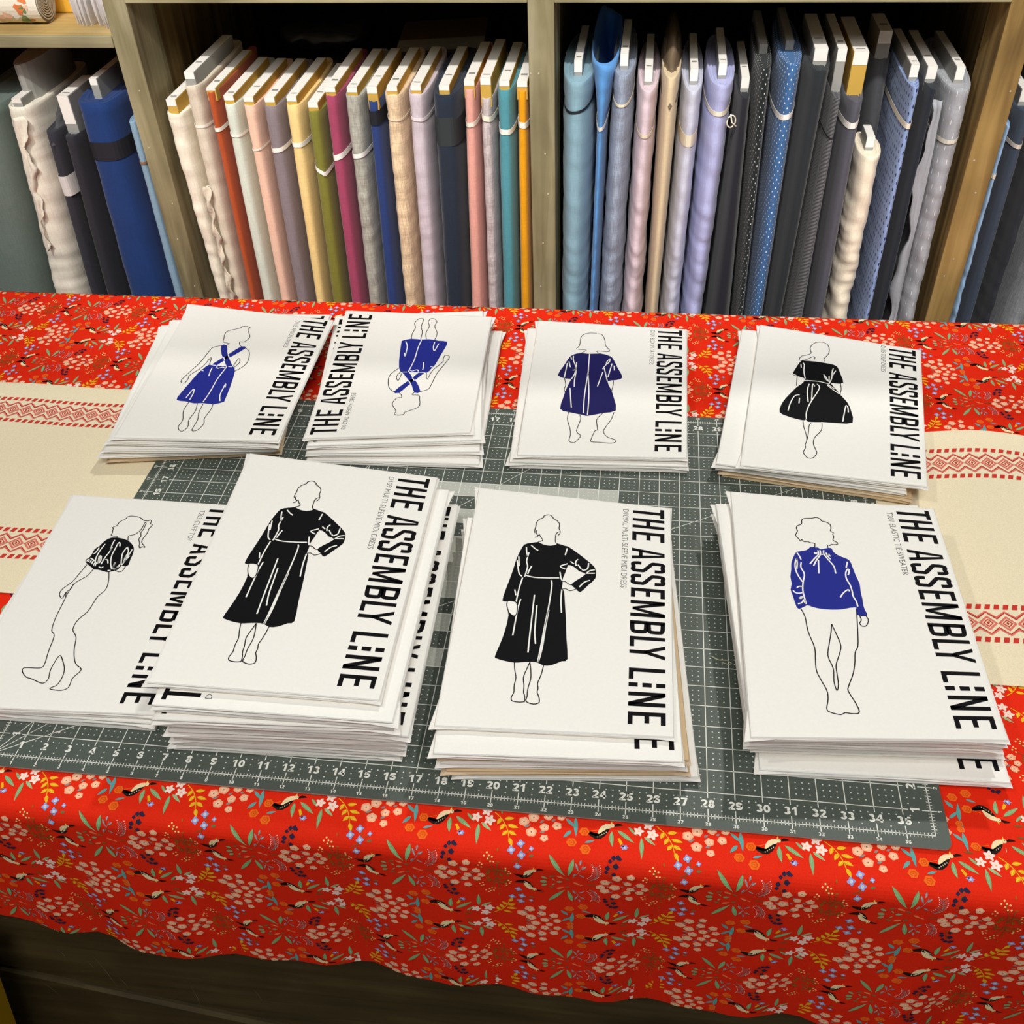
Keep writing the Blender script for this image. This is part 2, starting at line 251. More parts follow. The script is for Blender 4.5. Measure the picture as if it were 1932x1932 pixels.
# ------------------------------------------------------------------ data traced from the place
ENV = json.loads(r'''{"E":[{"s":"D109","d":"D109","q":[[-0.288,0.0709],[-0.054,0.0439],[-0.0517,-0.2764],[-0.2766,-0.2765]],"z0":0.0902,"z1":0.1,"r":0,"k":0},{"s":"D109","d":"D109","q":[[-0.2705,0.0334],[-0.0395,0.0352],[-0.037,-0.2928],[-0.268,-0.2945]],"z0":0.0774,"z1":0.0902,"r":1,"k":0},{"s":"D109","d":"D109","q":[[-0.2833,0.026],[-0.0526,0.0368],[-0.0373,-0.2908],[-0.268,-0.3016]],"z0":0.0645,"z1":0.0774,"r":1,"k":0},{"s":"D109","d":"D109","q":[[-0.2624,0.0351],[-0.0314,0.0392],[-0.0257,-0.2888],[-0.2567,-0.2928]],"z0":0.0516,"z1":0.0645,"r":0,"k":0},{"s":"D109","d":"D109","q":[[-0.2782,0.0322],[-0.0475,0.0436],[-0.0313,-0.284],[-0.262,-0.2954]],"z0":0.0387,"z1":0.0516,"r":0,"k":0},{"s":"D109","d":"D109","q":[[-0.2743,0.0415],[-0.0434,0.0481],[-0.034,-0.2798],[-0.2649,-0.2864]],"z0":0.0258,"z1":0.0387,"r":0,"k":0},{"s":"D109","d":"D109","q":[[-0.2773,0.0428],[-0.0464,0.0498],[-0.0364,-0.2781],[-0.2673,-0.2851]],"z0":0.0129,"z1":0.0258,"r":0,"k":0},{"s":"D109","d":"D109","q":[[-0.2837,0.0444],[-0.0528,0.0521],[-0.0418,-0.2757],[-0.2727,-0.2834]],"z0":0.0,"z1":0.0129,"r":0,"k":0},{"s":"D109XL","d":"D109XL","q":[[-0.0136,0.0765],[0.2143,0.0578],[0.2185,-0.2625],[-0.0058,-0.2709]],"z0":0.0522,"z1":0.06,"r":0,"k":0},{"s":"D109XL","d":"D109XL","q":[[-0.0213,0.0312],[0.2094,0.0442],[0.2278,-0.2833],[-0.0029,-0.2963]],"z0":0.0418,"z1":0.0522,"r":0,"k":0},{"s":"D109XL","d":"D109XL","q":[[-0.0205,0.0362],[0.2098,0.0535],[0.2343,-0.2736],[0.0039,-0.2909]],"z0":0.0313,"z1":0.0418,"r":0,"k":1},{"s":"D109XL","d":"D109XL","q":[[-0.0254,0.0347],[0.2049,0.0537],[0.2319,-0.2732],[0.0016,-0.2922]],"z0":0.0209,"z1":0.0313,"r":0,"k":0},{"s":"D109XL","d":"D109XL","q":[[-0.0245,0.0336],[0.2055,0.055],[0.2359,-0.2716],[0.0059,-0.293]],"z0":0.0104,"z1":0.0209,"r":0,"k":1},{"s":"D109XL","d":"D109XL","q":[[-0.0125,0.037],[0.2177,0.0567],[0.2456,-0.2701],[0.0155,-0.2898]],"z0":-0.0,"z1":0.0104,"r":0,"k":0},{"s":"T201","d":"T201","q":[[0.2823,0.0865],[0.5091,0.0744],[0.5173,-0.2416],[0.287,-0.2603]],"z0":0.0574,"z1":0.066,"r":0,"k":0},{"s":"T201","d":"T201","q":[[0.2657,0.0734],[0.4961,0.0894],[0.5187,-0.2379],[0.2883,-0.2538]],"z0":0.0459,"z1":0.0574,"r":0,"k":0},{"s":"T201","d":"T201","q":[[0.2687,0.0775],[0.4992,0.0914],[0.519,-0.236],[0.2884,-0.2499]],"z0":0.0345,"z1":0.0459,"r":0,"k":0},{"s":"T201","d":"T201","q":[[0.2685,0.0821],[0.499,0.0971],[0.5203,-0.2302],[0.2898,-0.2452]],"z0":0.023,"z1":0.0345,"r":0,"k":0},{"s":"T201","d":"T201","q":[[0.2778,0.0878],[0.5084,0.1022],[0.5288,-0.2252],[0.2983,-0.2396]],"z0":0.0115,"z1":0.023,"r":0,"k":0},{"s":"T201","d":"T201","q":[[0.2911,0.0713],[0.522,0.0792],[0.5332,-0.2486],[0.3023,-0.2565]],"z0":0.0,"z1":0.0115,"r":0,"k":0},{"s":"T203","d":"T203","q":[[-0.533,0.0612],[-0.3023,0.0578],[-0.295,-0.2604],[-0.5121,-0.2698]],"z0":0.0159,"z1":0.026,"r":0,"k":0},{"s":"T203","d":"T203","q":[[-0.5343,0.0617],[-0.3033,0.0644],[-0.2995,-0.2636],[-0.5304,-0.2663]],"z0":0.0,"z1":0.0159,"r":0,"k":0},{"s":"D103","d":"D103","q":[[-0.5348,0.4983],[-0.2934,0.4646],[-0.2915,0.1647],[-0.5136,0.1556]],"z0":0.038,"z1":0.045,"r":0,"k":0},{"s":"D103","d":"D103","q":[[-0.5377,0.4832],[-0.3069,0.4926],[-0.2936,0.1648],[-0.5244,0.1555]],"z0":0.0285,"z1":0.038,"r":0,"k":0},{"s":"D103","d":"D103","q":[[-0.5601,0.4762],[-0.3301,0.4978],[-0.2995,0.1713],[-0.5294,0.1497]],"z0":0.019,"z1":0.0285,"r":0,"k":0},{"s":"D103","d":"D103","q":[[-0.5806,0.4743],[-0.3516,0.5048],[-0.3084,0.1796],[-0.5374,0.1492]],"z0":0.0095,"z1":0.019,"r":0,"k":0},{"s":"D103","d":"D103","q":[[-0.5796,0.4774],[-0.3513,0.5123],[-0.3018,0.188],[-0.5302,0.1532]],"z0":0.0,"z1":0.0095,"r":0,"k":1},{"s":"D103XL","d":"D103XL","q":[[-0.2869,0.5099],[-0.0562,0.5056],[-0.0455,0.2134],[-0.2651,0.1841]],"z0":0.029,"z1":0.036,"r":1,"k":0},{"s":"D103XL","d":"D103XL","q":[[-0.3034,0.503],[-0.0744,0.5338],[-0.0308,0.2087],[-0.2597,0.1779]],"z0":0.0193,"z1":0.029,"r":1,"k":0},{"s":"D103XL","d":"D103XL","q":[[-0.2918,0.501],[-0.0618,0.5225],[-0.0314,0.1959],[-0.2614,0.1744]],"z0":0.0097,"z1":0.0193,"r":1,"k":0},{"s":"D103XL","d":"D103XL","q":[[-0.2725,0.5012],[-0.0417,0.5087],[-0.031,0.1808],[-0.2619,0.1734]],"z0":-0.0,"z1":0.0097,"r":1,"k":0},{"s":"D101","d":"D101","q":[[0.0118,0.5225],[0.2396,0.5112],[0.2372,0.1995],[0.018,0.189]],"z0":0.0134,"z1":0.022,"r":0,"k":0},{"s":"D101","d":"D101","q":[[-0.0039,0.5125],[0.227,0.5208],[0.2388,0.1931],[0.008,0.1847]],"z0":0.0,"z1":0.0134,"r":0,"k":0},{"s":"D105","d":"D105","q":[[0.3456,0.5119],[0.5677,0.4574],[0.5232,0.1515],[0.3009,0.1757]],"z0":0.0252,"z1":0.034,"r":0,"k":0},{"s":"D105","d":"D105","q":[[0.3199,0.5119],[0.5484,0.4785],[0.501,0.1539],[0.2724,0.1873]],"z0":0.0126,"z1":0.0252,"r":0,"k":0},{"s":"D105","d":"D105","q":[[0.3326,0.5134],[0.5608,0.4776],[0.51,0.1536],[0.2818,0.1893]],"z0":0.0,"z1":0.0126,"r":0,"k":1}],"D":{"D109":{"col":0,"f":[[347,247,376,257,409,259,438,251,443,245,480,253,498,256,538,278,588,309,621,332,636,351,638,389,604,425,572,457,552,444,529,428,556,405,593,375,561,364,536,347,504,340,492,377,483,404,484,429,483,451,494,461,503,513,514,581,524,660,536,737,512,746,471,763,436,767,406,757,374,756,334,760,306,763,262,759,225,752,217,745,231,700,245,648,252,579,235,539,235,523,214,522,221,478,236,420,247,368,254,330,268,291,282,265,311,255]],"w":[[292,275,296,296,304,319,302,341,310,363,306,393,302,411],[308,299,304,322],[314,264,335,278,352,286],[261,322,269,366],[256,341,267,381,276,402,289,410],[315,398,320,381,329,361],[304,404,347,410,409,408,467,403],[493,263,486,296],[502,335,467,350,492,361],[468,376,476,404,484,415],[514,323,531,333],[549,310,539,324,543,341],[552,335,568,354],[602,323,599,349,580,359,572,354],[634,352,611,358,596,370],[592,372,635,368],[614,402,588,413,566,436],[293,416,284,459,279,502,277,526],[263,471,272,495],[297,509,289,549,287,576,282,661],[359,487,359,591,359,670,360,723],[376,529,378,603,380,643,389,687],[430,417,436,440,431,532,420,634,412,718,407,757],[433,546,426,620,421,698,410,757],[485,454,485,500,493,554]],"k":[[346,246,363,240,368,233,356,220,349,210,344,215,338,222,327,225],[342,214,333,206,332,190],[325,204,323,188,326,172,327,153,338,136,360,123,360,116,376,108,392,108,407,117,410,124,427,131,442,145,444,161,443,169,450,184,449,197,441,205],[445,186,434,195,430,207,431,228,433,239,442,245],[482,418,498,418,516,428,529,430],[486,452,503,449,521,456,539,452,551,446],[305,763,311,792,320,820,317,848,319,873,311,890,313,901,322,905,345,907,365,905,370,902,367,884,361,871,359,846,353,822,356,804,365,781,373,759],[373,759,381,788,385,820,379,849,377,870,378,884,375,898,382,906,408,911,430,906,432,895,427,882,419,868,421,854,417,836,425,814,431,792,435,766]],"h":[[236,523,237,543,253,571,276,582,287,571,286,542,277,524,259,521]]},"D109XL":{"col":0,"f":[[347,247,376,257,409,259,438,251,443,245,480,253,498,256,538,278,588,309,621,332,636,351,638,389,604,425,572,457,552,444,529,428,556,405,593,375,561,364,536,347,504,340,492,377,483,404,484,429,483,451,494,461,503,513,514,581,524,660,536,737,512,746,471,763,436,767,406,757,374,756,334,760,306,763,262,759,225,752,217,745,231,700,245,648,252,579,235,539,235,523,214,522,221,478,236,420,247,368,254,330,268,291,282,265,311,255]],"w":[[292,275,296,296,304,319,302,341,310,363,306,393,302,411],[308,299,304,322],[314,264,335,278,352,286],[261,322,269,366],[256,341,267,381,276,402,289,410],[315,398,320,381,329,361],[304,404,347,410,409,408,467,403],[493,263,486,296],[502,335,467,350,492,361],[468,376,476,404,484,415],[514,323,531,333],[549,310,539,324,543,341],[552,335,568,354],[602,323,599,349,580,359,572,354],[634,352,611,358,596,370],[592,372,635,368],[614,402,588,413,566,436],[293,416,284,459,279,502,277,526],[263,471,272,495],[297,509,289,549,287,576,282,661],[359,487,359,591,359,670,360,723],[376,529,378,603,380,643,389,687],[430,417,436,440,431,532,420,634,412,718,407,757],[433,546,426,620,421,698,410,757],[485,454,485,500,493,554]],"k":[[346,246,363,240,368,233,356,220,349,210,344,215,338,222,327,225],[342,214,333,206,332,190],[325,204,323,188,326,172,327,153,338,136,360,123,360,116,376,108,392,108,407,117,410,124,427,131,442,145,444,161,443,169,450,184,449,197,441,205],[445,186,434,195,430,207,431,228,433,239,442,245],[482,418,498,418,516,428,529,430],[486,452,503,449,521,456,539,452,551,446],[305,763,311,792,320,820,317,848,319,873,311,890,313,901,322,905,345,907,365,905,370,902,367,884,361,871,359,846,353,822,356,804,365,781,373,759],[373,759,381,788,385,820,379,849,377,870,378,884,375,898,382,906,408,911,430,906,432,895,427,882,419,868,421,854,417,836,425,814,431,792,435,766]],"h":[[236,523,237,543,253,571,276,582,287,571,286,542,277,524,259,521]]},"T201":{"col":1,"f":[[357,253,372,250,377,253,392,252,403,259,419,256,435,252,454,250,460,266,477,281,500,290,521,298,531,311,535,333,541,368,551,406,548,441,549,474,547,503,551,524,554,543,512,541,517,509,454,520,411,524,360,523,323,517,299,511,261,529,251,510,245,478,238,449,247,424,245,394,254,360,258,333,271,306,288,281,305,276,338,268]],"w":[[290,282,299,297,304,313],[303,325,298,344,301,357,307,369,308,386,298,413,291,447,293,480,297,508],[284,309,274,332,272,358,279,384,295,413],[284,309,284,331,278,356],[293,433,276,434,266,440],[247,452,255,461,272,463,292,459],[268,485,285,476,279,484,268,485],[289,488,278,503,260,508],[295,492,290,498,295,506],[390,264,389,284,368,304,343,330],[400,263,398,284,375,312,358,338],[418,262,415,278,427,300,451,334,453,367],[401,283,414,282],[385,309,376,372],[386,278,373,276,375,282,383,281],[427,273,429,286,442,303],[428,282,442,279],[430,279,446,289],[518,309,506,339],[518,342,509,346,499,364,498,388,509,417,512,443,512,464,521,484,523,507],[518,342,514,361,508,370],[500,443,495,436,472,451,454,471]],"k":[[377,253,381,233,364,231,347,226,333,228,322,218,316,226,304,210,296,199,308,179,305,163,315,151,333,142,338,122,351,113,389,108,411,103,429,109,432,118,454,123,471,133,472,153,467,165,482,175],[474,179,477,195,471,210,491,222],[492,226,475,232,460,231,452,237,440,237,440,249],[270,528,283,561,287,619,304,681,300,725,297,767,310,802,327,839,326,870,315,904,329,915,366,922,387,915,412,918,438,916,442,902,431,874,414,840,418,822,444,780,461,738,472,694,489,668,503,597,515,516],[394,586,407,627,417,671,401,709,382,746,380,782,378,817,368,838,362,806,368,759,355,711,368,667,384,622,394,586],[523,544,526,563,516,577,525,588,543,585,557,562,549,543]],"h":[]},"T203":{"col":0,"f":[[383,223,417,227,450,236,474,249,495,266,506,286,511,311,511,328,515,349,513,360,484,363,479,368,472,383,457,389,432,397,409,395,372,388,346,388,340,383,304,366,284,354,281,342,292,332,296,313,296,288,312,273,325,245,345,228,362,224]],"w":[[376,235,376,262,382,294,374,326,371,362],[383,272,382,290],[336,259,329,286,326,307,327,332,335,352,351,357,338,321],[314,280,310,305,300,314],[343,317,355,355,360,344,349,320],[381,338,394,339,405,355],[421,266,414,252,405,248,403,278,404,314,414,344,431,371,445,382,440,357,441,350,445,374,457,382,471,357],[458,380,474,365],[463,267,456,293,460,317,479,358,486,347,480,323,482,291,463,267],[495,278,494,301,488,330,488,347],[490,300,480,327],[500,312,488,337],[297,334,320,343,326,349],[288,352,289,343,297,344,297,354],[308,357,309,345],[321,364,320,348],[334,370,334,356],[345,373,343,359],[367,375,382,379,390,373],[423,390,439,390]],"k":[[383,223,377,216,363,216,343,211,343,198,337,184,337,178,329,173,334,166,348,156,349,144,358,132,373,121,380,108,396,103,427,104,448,107,466,116,480,123,502,123,513,118,523,125,523,137,536,143,534,155,529,166,531,179,530,198,524,217,527,238,543,252,558,264,542,261,533,269,523,257,518,243,503,223,506,207,497,189,501,168,500,155,499,137,490,135,491,152,489,171,482,186,467,200,444,207,440,214,449,235],[461,388,489,394,503,386,506,360],[433,395,456,439,465,482,443,515,437,551,431,588,403,630,404,671,440,703,461,753,484,790,509,816,541,831,546,844,526,874,529,895,527,913,499,923,446,920,448,913,467,903,474,874,465,840,439,809,407,783,398,816,399,848,410,879,402,896,380,897,325,882,300,878,267,858,260,843,281,839,342,838,354,823,340,769,327,703,299,678,285,624,281,553,279,504,286,464,305,444,333,420,343,391],[298,367,285,410,270,455,241,488,237,513,253,530,265,533,266,517,266,506],[275,526,270,502,283,489,282,464]],"h":[]},"D103":{"col":1,"f":[[561,739,506,759,436,754,384,759,321,748,265,742,267,698,290,611,308,541,327,507,347,475,392,477,461,477,501,472,531,509,551,625],[501,472,469,477,435,434,396,388,362,319,395,313,422,370,462,425],[365,471,398,472,433,425,469,388,524,320,493,311,450,365,409,416]],"w":[[535,735,517,695,514,645,515,606,523,635],[434,749,444,677,448,578,464,491,465,477],[344,736,345,690,332,660,315,724],[385,559,378,520,379,494],[334,523,317,519],[502,476,476,476],[395,475,361,473],[452,407,435,383],[432,430,415,407],[457,491,444,484,414,496,404,482]],"k":[[502,759,506,798,495,861,508,898,493,937,476,948,455,941,458,874,442,821,441,761],[403,760,416,812,405,876,420,919,406,950,382,948,362,922,368,878,342,815,348,752],[531,509,567,471,582,425,563,352,523,318],[506,467,516,406,534,439,514,481],[362,319,315,337,301,379,283,464,249,542,226,607,255,621,264,591,263,561,314,492,336,416,350,471],[395,313,406,295,363,289,353,256,346,229,347,203,371,186,426,161,426,149,457,141,487,150,480,171,513,219,512,245,495,271,468,275,476,298,493,311]],"h":[]},"D103XL":{"col":1,"f":[[561,739,506,759,436,754,384,759,321,748,265,742,267,698,290,611,308,541,327,507,347,475,392,477,461,477,501,472,531,509,551,625],[501,472,469,477,435,434,396,388,362,319,395,313,422,370,462,425],[365,471,398,472,433,425,469,388,524,320,493,311,450,365,409,416]],"w":[[535,735,517,695,514,645,515,606,523,635],[434,749,444,677,448,578,464,491,465,477],[344,736,345,690,332,660,315,724],[385,559,378,520,379,494],[334,523,317,519],[502,476,476,476],[395,475,361,473],[452,407,435,383],[432,430,415,407],[457,491,444,484,414,496,404,482]],"k":[[502,759,506,798,495,861,508,898,493,937,476,948,455,941,458,874,442,821,441,761],[403,760,416,812,405,876,420,919,406,950,382,948,362,922,368,878,342,815,348,752],[531,509,567,471,582,425,563,352,523,318],[506,467,516,406,534,439,514,481],[362,319,315,337,301,379,283,464,249,542,226,607,255,621,264,591,263,561,314,492,336,416,350,471],[395,313,406,295,363,289,353,256,346,229,347,203,371,186,426,161,426,149,457,141,487,150,480,171,513,219,512,245,495,271,468,275,476,298,493,311]],"h":[]},"D101":{"col":2,"f":[[319,260,366,265,444,258,491,270,522,291,556,365,592,439,554,461,499,475,527,540,547,600,564,688,488,709,397,732,372,728,277,710,225,690,235,613,248,546,270,476,273,466,240,466,184,445,211,377,238,314,252,289,286,268]],"w":[[371,265,372,359,373,423,365,578,368,717],[373,423,389,546,394,636,395,727],[268,288,272,325,293,380,288,428,273,468],[293,336,296,412,292,474,295,527],[251,293,259,317],[243,334,256,378],[234,347,225,462],[274,401,291,396],[269,537,291,678],[506,294,488,320,483,345,468,370,465,382],[506,294,504,319,486,344],[472,370,489,433,499,472],[466,406,440,517],[521,334,502,440],[535,350,539,388]],"k":[[319,258,338,246,343,233,284,229,300,198,304,129,326,101,365,88,406,89],[413,93,440,97,463,144,469,186,499,236,420,237,427,253,444,258],[226,462,240,516,234,546,243,572],[537,466,538,501,531,547],[277,713,276,763,297,825,304,865,299,906,322,917,339,912,366,874,356,861,338,837,356,760,347,729],[488,711,454,757,463,826,448,837,429,896,433,909,478,911,551,916,577,905,573,892,524,873,500,839,513,804,541,754,555,703]],"h":[]},"D105":{"col":0,"f":[[289,242,366,235,446,236,482,241,501,256,521,309,537,366,495,378,470,378,467,388,496,423,533,470,566,509,588,566,598,644,519,660,438,666,349,678,341,657,328,671,287,669,231,658,186,640,190,589,214,534,245,486,271,446,297,419,313,389,308,372,265,364,239,357,256,303,275,257]],"w":[[313,389,395,383,456,390],[294,258,302,276,302,322,314,375],[281,270,285,297],[340,411,332,462,342,543],[373,423,361,407,360,457,361,522],[386,403,401,423,392,460,367,517,346,572,336,624,340,661],[289,500,261,513,241,564,231,620],[290,521,290,560],[446,401,483,430,522,455],[449,396,489,420],[421,323,433,353,452,373,436,343,421,323],[454,331,456,377],[476,266,470,300,469,347,456,390],[491,282,471,328],[574,577,570,543,559,532,551,589,544,647],[242,356,261,362]],"k":[[420,224,419,200,443,157,444,107,424,76,379,73,343,98,329,135,336,173,311,193,279,209,269,242,307,232,349,200,362,202,358,222],[265,366,266,438],[523,373,528,418,524,450],[321,677,328,716,347,773,350,808,343,833,347,848,337,880,350,901,364,912,390,909,410,877,400,848,388,818,393,778,427,725,428,674],[370,681,358,703,356,760,351,804]],"h":[]}}}''')
